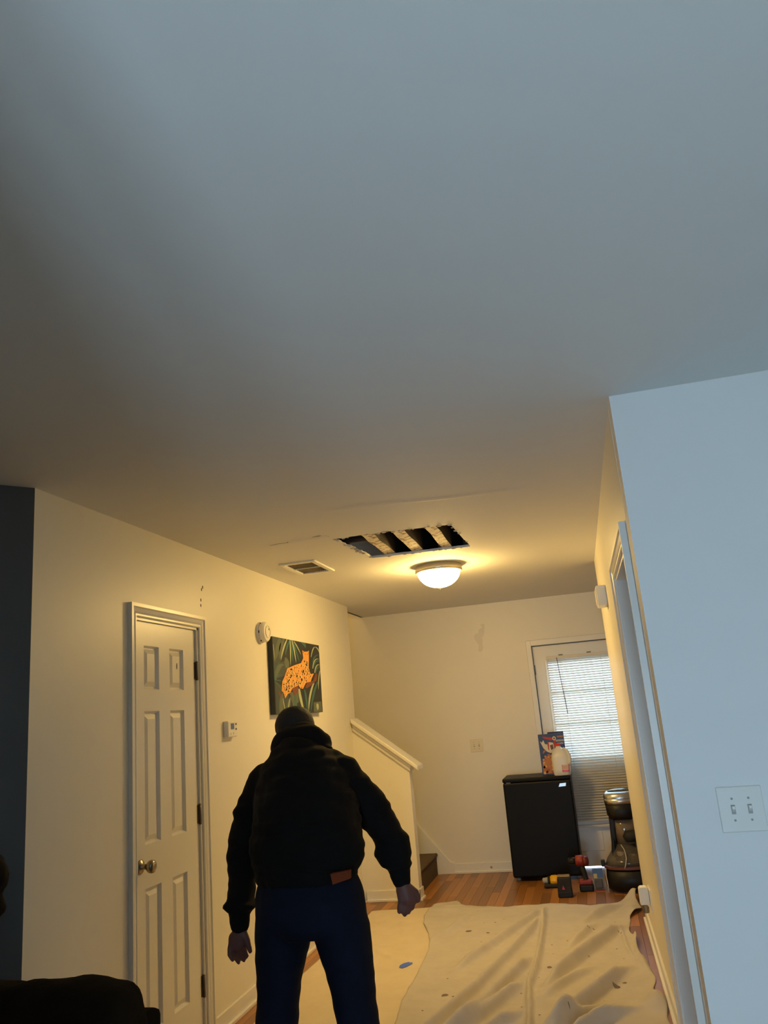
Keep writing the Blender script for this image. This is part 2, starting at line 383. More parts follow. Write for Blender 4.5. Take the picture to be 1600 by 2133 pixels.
# hall right wall, with a doorway close to the corner
RY0, RY1, RZ = 2.885, 3.80, 1.985
T = 0.12
mb = MB().box(0, T, YC+.12, RY0, 0, H).box(0, T, RY0, RY1, RZ, H).box(0, T, RY1, YR, 0, H)
wall_right = struct(mb.build('wall_right', MT['wall'], warp=warpR), 'cream hall wall with the doorway, ending short of the entry door', 'wall')
# the little room behind that doorway and the space to the right of the entry
struct(MB().box(1.7, 1.8, YC+.12, YR, 0, H).box(.29, 1.8, YR-.10, YR, 0, H).build('wall_side_room', MT['wall_flat']), 'plain white walls of the small room through the hall doorway', 'wall')
struct(MB().box(1.6, 1.7, YR, YB, 0, H).build('wall_entry_right', MT['wall']), 'cream wall on the far side of the entry', 'wall')
# back wall with the entry door opening
EX0, EX1, EZ = -0.465, 0.46, 1.99
mb = MB().box(-4.6, EX0, YB, YB+.12, 0, 5.1).box(EX1, XRW+.12, YB, YB+.12, 0, 5.1).box(EX0, EX1, YB, YB+.12, EZ, 5.1)
wall_back = struct(mb.build('wall_back', MT['wall']), 'cream back wall of the hall with the entry door and a faint damp stain', 'wall')
# faint patch with a shape of its own
st = MB()
for (x, z, rx, rz) in ((-.90, 2.235, .02, .012), (-.897, 2.21, .014, .02), (-.918, 2.175, .03, .03), (-.925, 2.15, .026, .035), (-.945, 2.085, .03, .04), (-.94, 2.03, .022, .04), (-.95, 2.0, .02, .02), (-.965, 2.12, .03, .04)):
    st.lathe([(1, 0), (1, -.0006)], (0, 0, 0), 'y', 20)
    for v in st.v[-40:]: v.x = v.x*rx+x; v.z = v.z*rz+z; v.y = YB-.0004-.0003*len(st.v)/40 if v.y < 0 else YB+.002
st.build('damp_stain', mat('damp_stain', (0.70, 0.665, 0.575), .42), wall_back)
# stairwell shell going up to the left
struct(MB().box(-4.6, -2.0, YK, YK+.11, 0, 5.1).build('wall_stair_front', MT['wall']), 'cream stairwell wall behind the closet', 'wall')
struct(MB().box(-4.72, -4.6, YK, YB+.12, 0, 5.1).build('wall_stair_end', MT['wall']), 'cream wall at the head of the stairs', 'wall')
struct(MB().box(-4.72, -2.1, YK, YB+.12, 5.1, 5.15).build('ceiling_stair', MT['ceiling']), 'ceiling over the stairwell', 'ceiling')
struct(MB().box(-2.12, -2.10, YK+.11, YB, H, 5.1).build('wall_stair_header', MT['wall']), 'cream stairwell face above the hall ceiling edge', 'wall')

# knee wall with its sloped cap beside the stairs
ZA, ZB_ = 1.405, 1.045
def capz(x): return ZA+(x+2.0)/(XK+2.0)*(ZB_-ZA)
mb = MB().prism([(XL-.001, 0), (XK, 0), (XK, capz(XK)), (XL-.001, capz(XL))], 'y', YK, YK+.11)
kw = struct(mb.build('wall_knee', MT['wall']), 'low cream stair wall with a sloped white cap', 'wall')
def capbar(xa, xb, dz0, dz1, y0, y1): return MB().prism([(xa, capz(xa)+dz0), (xb, capz(xb)+dz0), (xb, capz(xb)+dz1), (xa, capz(xa)+dz1)], 'y', y0, y1)
capbar(XL+.002, XK+.085, 0.018, 0.055, YK-.055, YK+.165).build('cap', MT['trim'], kw, bevel=.006)
capbar(XL+.002, XK+.022, -0.012, 0.018, YK-.032, YK+.14).build('cap_moulding', MT['trim'], kw, bevel=.01)
capbar(XL+.002, XK+.012, -0.045, -0.012, YK-.018, YK+.128).build('cap_moulding', MT['trim'], kw, bevel=.006)

# baseboards
def board(name, mb, label, warp=None): return struct(mb.build(name, MT['trim'], bevel=.003, warp=warp), label, 'baseboard')
def bb_y(xf, sgn, ya, yb): return MB().box(min(xf, xf+sgn*.014), max(xf, xf+sgn*.014), ya, yb, 0, .085).box(min(xf, xf+sgn*.028), max(xf, xf+sgn*.028), ya, yb, 0, .018)
def bb_x(yf, xa, xb, sgn=-1): return MB().box(xa, xb, min(yf, yf+sgn*.014), max(yf, yf+sgn*.014), 0, .085).box(xa, xb, min(yf, yf+sgn*.028), max(yf, yf+sgn*.028), 0, .018)
board('baseboard_left', bb_y(XL, 1, DY1+.07, YK-.02), 'white baseboard along the closet wall, past the door')
board('baseboard_left_front', bb_y(XL, 1, YL0, DY0-.07), 'white baseboard between hall corner and closet door')
board('baseboard_knee', bb_x(YK, XL+.03, XK+.012).box(XK, XK+.013, YK-.014, YK+.11, 0, .085).box(XK, XK+.026, YK-.028, YK+.11, 0, .018), 'white baseboard round the foot of the low stair wall')
b = board('baseboard_back', bb_x(YB, -1.405, EX0-.06), 'white baseboard on the back wall, left of the black fridge')
MB().lathe([(.010, 0), (.011, -.006), (.004, -.008)], (-1.065, YB-.014, .045), 'y', 14).build('door_stop', MT['grey_plastic'], b)
board('baseboard_right', MB().box(-.014, 0, RY1+.06, YR, 0, .085).box(-.028, 0, RY1+.06, YR, 0, .018), 'white baseboard along the doorway wall', warpR)
# stair skirt board on the back wall
mb = MB().prism([(-1.40, 0), (-1.40, .092), (-1.44, .105), (-1.72, .44), (-4.4, 2.4), (-4.4, 2.1), (-1.58, .0)], 'y', YB-.018, YB)
struct(mb.build('trim_1', MT['trim'], bevel=.003), 'white stair skirt board sloping up the back wall', 'trim')

# ------------------------------------------------------------------ floor
struct(MB().box(-3.9, XRW+.12, YBACKW-.12, YC-.02, -.05, 0).build('floor_living', mat('greyed_oak', (.33, .31, .29), .5, noise_amt=.2, noise_scale=6)), 'greyed oak living room floor', 'floor')
floor = struct(MB().box(-2.75, XRW+.12, YC-.02, YB+.12, -.05, -.018).box(-4.6, -2.75, YK, YB+.12, -.05, -.018).build('floor', MT['subfloor'], org=(0, 0, 0)), 'narrow oak strip floor', 'floor')
pm = MB().box(-.5, .5, -.5, .5, -1, 0).mesh('plank', [MT['wood']])
PW = 0.0685; rnd = random.Random(5); np_ = 0
x = XL+.002
while x < 1.58:
    y = YC-.02 if x < .2 else 6.1
    y -= rnd.uniform(0, .5) if x >= .2 else 0
    while y < YB-.05:
        L = min(rnd.uniform(.55, 1.35), YB-y)
        if YB-(y+L) < .15: L = YB-y
        o = bpy.data.objects.new('plank', pm); COL.objects.link(o); o.parent = floor
        o.location = (x+PW/2, y+L/2, 0); o.scale = (PW-.0016, L-.002, .018); y += L; np_ += 1
    x += PW
MB().box(.25, 1.7, YC+.02, 6.05, -.018, -.002).build('threshold_board', MT['wood'], floor)

# stairs
for k in range(7):
    xr = XK-.035-.25*k; z = .185*(k+1)
    mb = MB().box(xr-.27, xr, YK+.111, YB-.019, 0 if k == 0 else z-.20, z)
    mb.tube([(xr-.002, YK+.112, z-.014), (xr-.002, YB-.02, z-.014)], .016, 10)
    o = mb.build('stair_step', MT['carpet'])
    struct(o, ['lowest brown carpeted stair step at the end of the low wall'][0] if k == 0 else 'brown carpeted stair step number %d up from the floor' % (k+1), 'stair')

# ------------------------------------------------------------------ closet door
XD = XL-.012
ys = [3.365, 3.446, 3.586, 3.69, 3.835, 3.965]; zs = [.012, .228, .803, .985, 1.57, 1.67, 1.875, 1.988]
mb = MB()
mb.box(XD-.034, XD-.017, ys[0], ys[5], zs[0], zs[7])
for i in (0, 2, 4): mb.box(XD-.034, XD, ys[i], ys[i+1], zs[0], zs[7])
for k in (0, 2, 4, 6):
    for i in (1, 3): mb.box(XD-.034, XD, ys[i], ys[i+1], zs[k], zs[k+1])
door1 = struct(mb.build('door_1', MT['door']), 'white six-panel closet door with a round knob', 'door')
for k in (1, 3, 5):
    for i in (1, 3):
        a, b, c, e = ys[i], ys[i+1], zs[k], zs[k+1]
        def rect(ins, dx): return [(XD+dx, a+ins, c+ins), (XD+dx, b-ins, c+ins), (XD+dx, b-ins, e-ins), (XD+dx, a+ins, e-ins)]
        MB().ring_loft([rect(0, 0), rect(.009, -.0155), rect(.014, -.0155), rect(.036, -.004), rect(.038, -.004)], cap=False).add(rect(.038, -.004), [(0, 1, 2, 3)]).build('panel', MT['door'], door1)
# jamb and stop
mb = MB().box(-2.12, XL+.001, DY0, DY0+.018, 0, DZ).box(-2.12, XL+.001, DY1-.018, DY1, 0, DZ).box(-2.12, XL+.001, DY0, DY1, DZ-.016, DZ)
mb.build('jamb', MT['trim'], door1)
knob = MB().lathe([(.030, 0), (.031, .004), (.026, .009), (.012, .012), (.011, .032), (.018, .037), (.026, .046), (.0285, .056), (.026, .066), (.017, .072), (.003, .074)], (XD, 3.402, .902), 'x', 28).build('knob', MT['brass'], door1, smooth=True)
for z in (1.772, 1.05, .258):
    h = MB().box(XD-.004, XD+.004, 3.952, 3.972, z-.045, z+.045).build('hinge', MT['hinge'], door1)
    MB().tube([(XD+.008, 3.968, z-.05), (XD+.008, 3.968, z+.05)], .007, 10).build('pin', MT['hinge'], h, smooth=True)
MB().ell((XD-.003, 3.772, 1.79), (.001, .004, .018), 8, 6).build('scuff', MT['dark_slot'], door1)
# casing with a stepped profile, mitred
def casing_frame(name, y0, y1, ztop, w_, label, sgn, warp=None, base=0.0):
    prof = [(0, .008), (.006, .012), (.014, .012), (.018, .008), (.024, .012), (.040, .016), (.046, .022), (w_, .022), (w_, 0), (0, 0)]  # (outward, height)
    m_ = MB(); rings = []
    for (py, pz, oy, oz) in ((y0, 0, -1, 0), (y0, ztop, -1, 1), (y1, ztop, 1, 1), (y1, 0, 1, 0)):
        rings.append([(base+sgn*h, py+oy*u, pz+oz*u) for u, h in prof])
    m_.ring_loft(rings)
    return struct(m_.build(name, MT['trim'], warp=warp), label, 'trim')
casing_frame('trim_2', DY0+.004, DY1-.004, DZ-.004, .062, 'white moulded casing round the closet door', 1, base=XL)
# ------------------------------------------------------------------ doorway in the right wall
casing_frame('trim_3', RY0+.004, RY1-.004, RZ-.004, .062, 'white moulded casing round the right-hand doorway', -1, warp=warpR)
mb = MB().box(-.001, T+.001, RY0, RY0+.018, 0, RZ).box(-.001, T+.001, RY1-.018, RY1, 0, RZ).box(-.001, T+.001, RY0, RY1, RZ-.016, RZ)
mb.box(.045, .08, RY1-.030, RY1-.018, 0, RZ-.016).box(.045, .08, RY0+.018, RY0+.03, 0, RZ-.016).box(.045, .08, RY0+.018, RY1-.018, RZ-.028, RZ-.016)
jb = struct(mb.build('trim_4', MT['trim'], warp=warpR), 'white jamb lining of the right-hand doorway', 'trim')
MB().box(.020, .042, RY0+.017, RY0+.0195, .93, .99).build('strike_plate', MT['brass'], jb, warp=warpR)

# ------------------------------------------------------------------ entry door with blind
YD = YB+.02
gx0, gx1, gz0, gz1 = -.325, .335, .945, 1.815
mb = MB()
mb.box(EX0+.012, gx0, YD, YD+.044, .012, EZ-.012).box(gx1, EX1-.012, YD, YD+.044, .012, EZ-.012).box(gx0, gx1, YD, YD+.044, .012, gz0).box(gx0, gx1, YD, YD+.044, gz1, EZ-.012)
door2 = struct(mb.build('door_2', MT['door']), 'white half-glazed entry door with a mini blind', 'door')
MB().box(gx0, gx1, YD+.02, YD+.024, gz0, gz1).build('pane', MT['glass'], door2)
for z in (gz0+.29, gz0+.58): MB().box(gx0, gx1, YD+.012, YD+.034, z-.011, z+.011).build('muntin', MT['trim'], door2)
m_ = MB()
for (a, b_, c, e) in ((gx0-.03, gx0, gz0-.03, gz1+.03), (gx1, gx1+.03, gz0-.03, gz1+.03), (gx0, gx1, gz0-.03, gz0), (gx0, gx1, gz1, gz1+.03)): m_.box(a, b_, YD-.008, YD, c, e)
m_.build('window_frame', MT['trim'], door2, bevel=.004)
for a, b_ in ((EX0+.10, -.04), (.04, EX1-.10)):
    MB().box(a, b_, YD-.006, YD, .14, .30).build('panel', MT['door'], door2, bevel=.005)
MB().box(EX0, EX0+.011, YB+.0, YB+.10, 0, EZ).box(EX1-.011, EX1, YB+.0, YB+.10, 0, EZ).box(EX0, EX1, YB, YB+.10, EZ-.011, EZ).box(EX0, EX0+.02, YD+.048, YB+.12, 0, EZ).box(EX1-.02, EX1, YD+.048, YB+.12, 0, EZ).box(EX0, EX1, YD+.048, YB+.12, EZ-.03, EZ).build('jamb', MT['dkgrey'], door2)
m_ = MB().box(EX0-.045, EX0+.004, YB-.016, YB, 0, EZ+.05).box(EX1-.004, EX1+.045, YB-.016, YB, 0, EZ+.05).box(EX0, EX1, YB-.016, YB, EZ-.004, EZ+.05)
struct(m_.build('trim_5', MT['trim'], bevel=.006), 'white casing round the entry door', 'trim')
for z in (1.76, 1.02, .25): MB().box(EX0+.006, EX0+.018, YD-.008, YD, z-.045, z+.045).build('hinge', MT['hinge'], door2)
# outside step and light beyond the glass is open sky
blind = thing('mini_blind', (0, YB-.02, .345), 'half-open white mini blind hanging over the entry door glass', 'blind')
bx0, bx1 = -.337, .345
MB().box(bx0, bx1, YB-.037, YB-.008, 1.842, 1.872).build('headrail', MT['blind'], blind, bevel=.003)
for x in (bx0+.14, bx0+.4): MB().box(x-.02, x+.02, YB-.03, YB+.012, 1.872, 1.882).build('bracket', MT['hinge'], blind)
pitch = .0223; ns = int((1.835-.365)/pitch)
TILT = math.radians(50)
sv = []; K = 5
for i in range(K+1):
    t = -1+2*i/K; sv.append((t*.0125*math.cos(TILT), t*.0125*math.sin(TILT)+.0018*(1-t*t)))
smb = MB()
for xx in (bx0+.003, bx1-.003):
    pass
vs = [(bx0+.003, y, z) for y, z in sv]+[(bx1-.003, y, z) for y, z in sv]+[(bx0+.003, y, z-.0006) for y, z in sv]+[(bx1-.003, y, z-.0006) for y, z in sv]
n = K+1; fs = [[i, i+1, n+i+1, n+i] for i in range(K)]+[[2*n+i, 3*n+i, 3*n+i+1, 2*n+i+1] for i in range(K)]+[[0, n, 3*n, 2*n], [K, 2*n+K, 3*n+K, n+K]]
smesh = smb.add(vs, fs).mesh('slat', [MT['slat']], True)
for k in range(ns):
    o = bpy.data.objects.new('slat', smesh); COL.objects.link(o); o.parent = blind
    o.location = Vector((0, YB-.022, 1.832-pitch*k))-ORG[blind.name]
MB().box(bx0, bx1, YB-.034, YB-.010, .348, .362).build('bottom_rail', MT['blind'], blind, bevel=.003)
for x in (bx0+.13, bx0+.50):
    for dy in (-.035, -.009): MB().box(x-.0012, x+.0012, YB+dy-.0006, YB+dy+.0006, .36, 1.845).build('ladder_cord', MT['blind'], blind)
MB().tube([(bx0+.10, YB-.046, 1.855), (bx0+.135, YB-.050, 1.34)], .0035, 8).build('wand', mat('wand', (0.25, .12, .09), .3), blind, smooth=True)

# ------------------------------------------------------------------ ceiling lamp
LC = Vector((-.885, 5.42, H))
lamp = thing('ceiling_light', LC+Vector((0, 0, -.17)), 'lit frosted dome ceiling light with a brushed metal pan', 'ceiling light')
MB().lathe([(.150, 0), (.158, -.004), (.158, -.020), (.164, -.028), (.164, -.044), (.158, -.050), (.143, -.050), (.143, -.030), (.10, -.02)], LC, 'z', 56).build('pan', mat('pan_metal', (0.62, .55, .42), .35, metal=.7), lamp, smooth=True)
prof = [(.148*math.cos(t*math.pi/2/14), -.044-.112*math.sin(t*math.pi/2/14)) for t in range(14)]+[(.004, -.156)]
MB().lathe(prof, LC, 'z', 56).build('glass_dome', mat('lit_glass', (0.9, .85, .75), .4, emit=(LAMP_RGB, LAMP_STRENGTH)), lamp, smooth=True)
MB().lathe([(.003, -.154), (.009, -.157), (.010, -.163), (.005, -.168), (.007, -.172), (.001, -.178)], LC, 'z', 16).build('finial', MT['brass'], lamp, smooth=True)

# ------------------------------------------------------------------ ceiling vent
MT['louvre_dark'] = mat('dark_louvre_metal', (.26, .20, .10), .7)  # louvre bars coloured much darker than the white frame
vent = thing('ceiling_vent', (-1.66, 4.885, H-.012), 'white louvred return-air grille in the ceiling beside the hole', 'vent')
vx0, vx1, vy0, vy1 = -1.782, -1.538, 4.675, 5.095
fr = MB()
for (a, b_, c, e) in ((vx0, vx1, vy0, vy0+.032), (vx0, vx1, vy1-.032, vy1), (vx0, vx0+.032, vy0+.032, vy1-.032), (vx1-.032, vx1, vy0+.032, vy1-.032)): fr.box(a, b_, c, e, H-.012, H)
fr.build('frame', MT['trim'], vent, bevel=.004)
MB().box(vx0+.03, vx1-.03, vy0+.03, vy1-.03, H-.0012, H).build('backing', MT['dark_slot'], vent)
for i in range(13):
    x = vx0+.042+i*(.16/12)
    MB().box(x-.001, x+.001, vy0+.03, vy1-.03, H-.0055, H-.003).build('louvre', MT['louvre_dark'], vent)
for y in (4.885,): MB().box(vx0+.03, vx1-.03, y-.004, y+.004, H-.0105, H-.004).build('mullion', MT['ivory_plastic'], vent)

# ------------------------------------------------------------------ things on the walls
sd = thing('smoke_detector', (XL, 4.86, 1.975), 'round white smoke detector on the closet wall above the painting', 'smoke detector')
MB().lathe([(.068, 0), (.068, .012), (.062, .014), (.060, .020), (.066, .023), (.066, .040), (.058, .050), (.040, .053), (.001, .054)], (XL, 4.86, 2.045), 'x', 40).build('body', MT['white_plastic'], sd, smooth=False)
MB().lathe([(.040, .053), (.041, .056), (.036, .056), (.035, .053)], (XL, 4.86, 2.045), 'x', 32).build('ring', MT['ivory_plastic'], sd)
MB().lathe([(.006, .0535), (.006, .057), (.001, .057)], (XL, 4.878, 2.062), 'x', 12).build('button', MT['grey_plastic'], sd)
for a in range(6):
    an = a*math.pi/3; MB().box(XL+.014, XL+.021, 4.86+.0605*math.cos(an)-.002, 4.86+.0605*math.cos(an)+.002, 2.045+.0605*math.sin(an)-.008, 2.045+.0605*math.sin(an)+.008).build('vent_slot', MT['dark_slot'], sd)

th = thing('thermostat', (XL, 4.325, 1.408), 'small white thermostat with a dark display near the closet door', 'thermostat')
MB().box(XL, XL+.030, 4.265, 4.39, 1.412, 1.502).build('body', MT['white_plastic'], th, bevel=.006)
MB().box(XL+.030, XL+.0315, 4.300, 4.342, 1.455, 1.487).build('display', MT['lcd'], th)
for y, z in ((4.368, 1.482), (4.368, 1.455), (4.30, 1.43), (4.335, 1.433)): MB().box(XL+.030, XL+.032, y-.006, y+.006, z-.005, z+.005).build('button', MT['ivory_plastic'] if z < 1.45 else MT['hinge'], th)

# canvas painting
CX = XL+.038; cy0, cy1, cz0, cz1 = 4.97, 5.935, 1.523, 2.026
pt = thing('canvas_painting', (XL, (cy0+cy1)/2, cz0), 'jungle canvas painting of a spotted orange leopard on the closet wall', 'painting')
MB().box(XL+.002, CX, cy0, cy1, cz0, cz1).build('canvas', flat('painted_dark_ground', (0.020, 0.024, 0.024), .6), pt, bevel=.002)
def uv(x, y):
    # from a drawing grid 415..1345 by 410..1850 laid over the painted face
    t = (y-410)/1440; xl = 415+45*t; xr = 1300+50*t; u = (x-xl)/(xr-xl)
    yt = 410+175*u; yb = 1850-60*u; v = 1-(y-yt)/(yb-yt)
    # undo the foreshortening of the receding wall
    D0, D1 = cy0, cy1
    yy = 1/((1-u)/D0+u/D1) if True else 0
    return (min(max(yy, cy0+.002), cy1-.002)-0.0, cz0+min(max(v, .002), .998)*(cz1-cz0))
LAY = [0]
def paint(polys, m, name):
    mb_ = MB(); LAY[0] += 1; xx = CX+.0004*LAY[0]; small = len(polys) > 30
    for pl in polys:
        q_ = [uv(*p) for p in pl]
        mb_.add([(xx, y, z) for y, z in q_], [list(range(len(q_)))])
        if not small: mb_.build(name, m, pt); mb_ = MB()
    if small: mb_.build(name, m, pt)['kind'] = 'stuff'
def blade(p0, p1, p2, w0, n=8):
    # leaf along a curved spine, pointed at the end
    L, R2 = [], []
    for i in range(n+1):
        t = i/n; x = (1-t)**2*p0[0]+2*t*(1-t)*p1[0]+t*t*p2[0]; y = (1-t)**2*p0[1]+2*t*(1-t)*p1[1]+t*t*p2[1]
        dx = 2*(1-t)*(p1[0]-p0[0])+2*t*(p2[0]-p1[0]); dy = 2*(1-t)*(p1[1]-p0[1])+2*t*(p2[1]-p1[1]); l = math.hypot(dx, dy) or 1
        ww = w0*math.sin(math.pi*min(1, .15+.85*t))**.7
        L.append((x-dy/l*ww, y+dx/l*ww)); R2.append((x+dy/l*ww, y-dx/l*ww))
    return L+R2[::-1]
PC = {k: flat('paint_'+k, c, .6) for k, c in dict(olive=(.095, .115, .085), moss=(.045, .062, .055), pale=(.36, .40, .24), green=(.04, .12, .11), grey=(.17, .16, .11), rust=(.16, .05, .025), orange=(.66, .30, .055), black=(.012, .01, .008), cream=(.80, .55, .22)).items()}
paint([[(420, 420), (640, 455), (600, 700), (560, 900), (480, 1150), (440, 1200), (430, 700)], [(460, 1250), (700, 1400), (720, 1840), (470, 1850)], [(560, 900), (700, 850), (740, 960), (640, 1150), (470, 1200)]], PC['moss'], 'painted_ground')
paint([blade((560, 450), (520, 650), (470, 850), 45), blade((640, 460), (560, 620), (560, 860), 35), blade((450, 1230), (520, 900), (640, 950), 40), blade((690, 1000), (700, 900), (660, 800), 45), [(730, 1450), (900, 1400), (900, 1620), (790, 1700)], blade((560, 1840), (560, 1600), (600, 1450), 40), blade((690, 1840), (700, 1650), (760, 1500), 30), [(1180, 1620), (1320, 1600), (1335, 1790), (1180, 1790)]], PC['olive'], 'painted_leaf')
paint([blade((760, 470), (680, 620), (660, 780), 16), blade((770, 470), (800, 650), (800, 900), 16), blade((800, 480), (860, 650), (930, 900), 16), blade((440, 1230), (500, 1120), (600, 1130), 10), blade((440, 1230), (470, 960), (560, 890), 10), blade((440, 1250), (520, 1280), (580, 1420), 10), blade((440, 1230), (560, 1220), (580, 1260), 10), blade((860, 1840), (840, 1640), (820, 1450), 22), blade((930, 500), (1040, 520), (1050, 640), 30), blade((1010, 1390), (1050, 1550), (1060, 1800), 18), blade((1260, 1250), (1150, 1500), (1120, 1800), 20), blade((1180, 900), (1210, 760), (1300, 760), 12), blade((1185, 1010), (1230, 830), (1310, 880), 12), blade((1230, 1090), (1260, 960), (1310, 980), 12)], PC['green'], 'painted_leaf')
paint([blade((700, 470), (620, 620), (570, 870), 15), blade((755, 480), (765, 700), (755, 970), 11), blade((790, 480), (840, 680), (865, 920), 11), blade((830, 510), (900, 610), (965, 770), 9), blade((1150, 800), (1190, 590), (1240, 620), 9), blade((1240, 615), (1290, 640), (1305, 720), 10), blade((1175, 1010), (1200, 800), (1300, 840), 10), blade((1210, 1090), (1240, 900), (1312, 950), 10), blade((1310, 1050), (1270, 1200), (1275, 1400), 10), blade((910, 1380), (930, 1600), (1000, 1800), 24), blade((1190, 1270), (1090, 1480), (1080, 1790), 18), blade((1245, 1640), (1250, 1700), (1250, 1760), 22), blade((430, 560), (440, 700), (460, 900), 6), blade((600, 1560), (620, 1700), (640, 1800), 8), blade((730, 1560), (700, 1700), (690, 1800), 8)], PC['pale'], 'painted_leaf')
paint([[(760, 1360), (900, 1330), (890, 1440), (820, 1500)], [(1020, 1360), (1060, 1270), (1180, 1230), (1230, 1080), (1260, 1120), (1240, 1230), (1120, 1330), (1060, 1370)], blade((520, 1440), (540, 1480), (560, 1540), 18)], PC['rust'], 'painted_branch')
LEO = [(640, 1560), (620, 1480), (575, 1420), (590, 1250), (640, 1150), (690, 1010), (830, 950), (955, 910), (1000, 820), (983, 672), (1020, 702), (1085, 700), (1110, 680), (1106, 850), (1097, 1000), (1130, 1110), (1195, 1100), (1150, 1190), (1130, 1250), (1040, 1270), (980, 1380), (930, 1370), (900, 1320), (780, 1370), (740, 1450), (690, 1480)]
paint([LEO], PC['orange'], 'painted_leopard')
rnd = random.Random(3)
def inside(p, poly):
    c = False; j = len(poly)-1
    for i in range(len(poly)):
        if (poly[i][1] > p[1]) != (poly[j][1] > p[1]) and p[0] < (poly[j][0]-poly[i][0])*(p[1]-poly[i][1])/(poly[j][1]-poly[i][1])+poly[i][0]: c = not c
        j = i
    return c
spots, lights = [], []
while len(spots) < 170:
    p = (rnd.uniform(580, 1140), rnd.uniform(860, 1540))
    if inside(p, LEO) and inside((p[0]+15, p[1]+15), LEO) and inside((p[0]-15, p[1]-20), LEO):
        a = rnd.uniform(7, 13); spots.append([(p[0]-a*.6, p[1]), (p[0], p[1]-a*1.6), (p[0]+a*.7, p[1]-a*.3), (p[0], p[1]+a*1.5)])
        if len(lights) < 120: lights.append([(p[0]+12, p[1]-34), (p[0]+22, p[1]-4), (p[0]+10, p[1]+24), (p[0]+4, p[1])])
paint([l for l in lights if inside(l[0], LEO) and inside(l[2], LEO)], PC['cream'], 'painted_fur')
paint(spots+[[(1055, 935), (1075, 940), (1070, 970), (1058, 965)], [(1030, 745), (1045, 740), (1043, 760)], [(1072, 745), (1085, 742), (1082, 762)], [(995, 690), (1008, 715), (1000, 740)], [(1100, 700), (1104, 740), (1096, 745)]], PC['black'], 'painted_spot')

# door chime box near the far end of the right wall
ch = thing('door_chime', (wx(4.95), 4.95, 1.98), 'small white door chime box on the doorway wall', 'door chime')
MB().box(-.058, 0, 4.90, 5.06, 1.985, 2.105).build('cover', MT['white_plastic'], ch, bevel=.006, warp=warpR)
MB().box(-.063, -.058, 4.915, 5.045, 2.00, 2.09).build('face_plate', MT['ivory_plastic'], ch, bevel=.002, warp=warpR)

# outlet with a plug-in
ol = thing('wall_outlet', (wx(5.2), 5.2, .27), 'white wall outlet low on the doorway wall', 'outlet')
MB().box(-.006, 0, 5.12, 5.26, .255, .375).build('plate', MT['white_plastic'], ol, bevel=.002, warp=warpR)
for z in (.29, .34): MB().box(-.008, -.005, 5.165, 5.205, z-.014, z+.014).build('socket', MT['ivory_plastic'], ol, warp=warpR)
pl = thing('plug_in_freshener', (wx(5.19)-.03, 5.19, .27), 'white plug-in air freshener in the outlet', 'air freshener')
MB().prism([(-.062, .29), (-.008, .29), (-.008, .375), (-.02, .385), (-.052, .385), (-.062, .375)], 'y', 5.155, 5.215).build('body', MT['white_plastic'], pl, bevel=.005, warp=warpR)
MB().lathe([(.018, 0), (.019, .03), (.012, .038), (.012, .045)], (-.035, 5.185, .245), 'z', 16).build('bottle', MT['clear'], pl, smooth=True, warp=warpR)

# switch plates
def switch_plate(name, o, ux, n_, label, cat, w_, h_, wm, gang, depth=.006):
    t = thing(name, o, label, cat)
    # plate lies in the xz plane facing -y
    MB().box(o[0]-w_/2, o[0]+w_/2, o[1]-depth, o[1], o[2], o[2]+h_).build('plate', wm, t, bevel=.003)
    for g in gang:
        x = o[0]+g; z = o[2]+h_/2
        MB().box(x-.006, x+.006, o[1]-depth-.0006, o[1]-depth+.001, z-.013, z+.013).build('slot', MT['grey_plastic'], t)
        MB().add([(x-.0045, o[1]-depth, z-.006), (x+.0045, o[1]-depth, z-.006), (x+.0045, o[1]-depth, z+.010), (x-.0045, o[1]-depth, z+.010), (x-.0035, o[1]-depth-.012, z+.002), (x+.0035, o[1]-depth-.012, z+.002), (x+.0035, o[1]-depth-.012, z+.010), (x-.0035, o[1]-depth-.012, z+.010)], [(0, 1, 5, 4), (1, 2, 6, 5), (2, 3, 7, 6), (3, 0, 4, 7), (4, 5, 6, 7)]).build('toggle', wm, t)
        for dz in (-.030, .030): MB().lathe([(.0034, 0), (.0034, -.0012), (.001, -.0016)], (x, o[1]-depth, z+dz), 'y', 10).build('screw', MT['grey_plastic'], t)
    return t
switch_plate('light_switch', (.389, YC, 1.046), 0, 0, 'white double light switch on the daylit white wall', 'light switch', .126, .126, MT['white_plastic'], (-.023, .023))
switch_plate('light_switch', (-1.083, YB, 1.056), 0, 0, 'ivory double light switch on the back wall beside the stairs', 'light switch', .122, .118, MT['ivory_plastic'], (-.023, .023))

# ------------------------------------------------------------------ black compact fridge
fx0, fx1, fy = -.828, -.240, 7.355; FH = .835
fr = thing('mini_fridge', ((fx0+fx1)/2, 7.57, 0), 'black compact refrigerator standing against the back wall', 'refrigerator')
MB().box(fx0+.004, fx1-.004, fy+.055, YB-.065, .022, FH-.03).build('cabinet', MT['fridge'], fr, bevel=.006)
MB().box(fx0, fx1, fy+.004, YB-.06, FH-.032, FH).build('top', MT['fridge'], fr, bevel=.008)
dr = MB().box(fx0+.002, fx1-.002, fy, fy+.05, .035, FH-.035).build('door', MT['fridge'], fr, bevel=.014)
MB().box(fx0+.01, fx1-.01, fy+.048, fy+.058, .04, FH-.045).build('gasket', MT['dkgrey'], dr)
MB().add([(-.350, fy-.002, .745), (-.290, fy-.002, .749), (-.285, fy-.002, .775), (-.338, fy-.002, .772), (-.350, fy+.001, .745), (-.290, fy+.001, .749), (-.285, fy+.001, .775), (-.338, fy+.001, .772)], [(0, 1, 2, 3), (0, 4, 5, 1), (1, 5, 6, 2), (2, 6, 7, 3), (3, 7, 4, 0)]).build('badge', MT['silver'], dr)
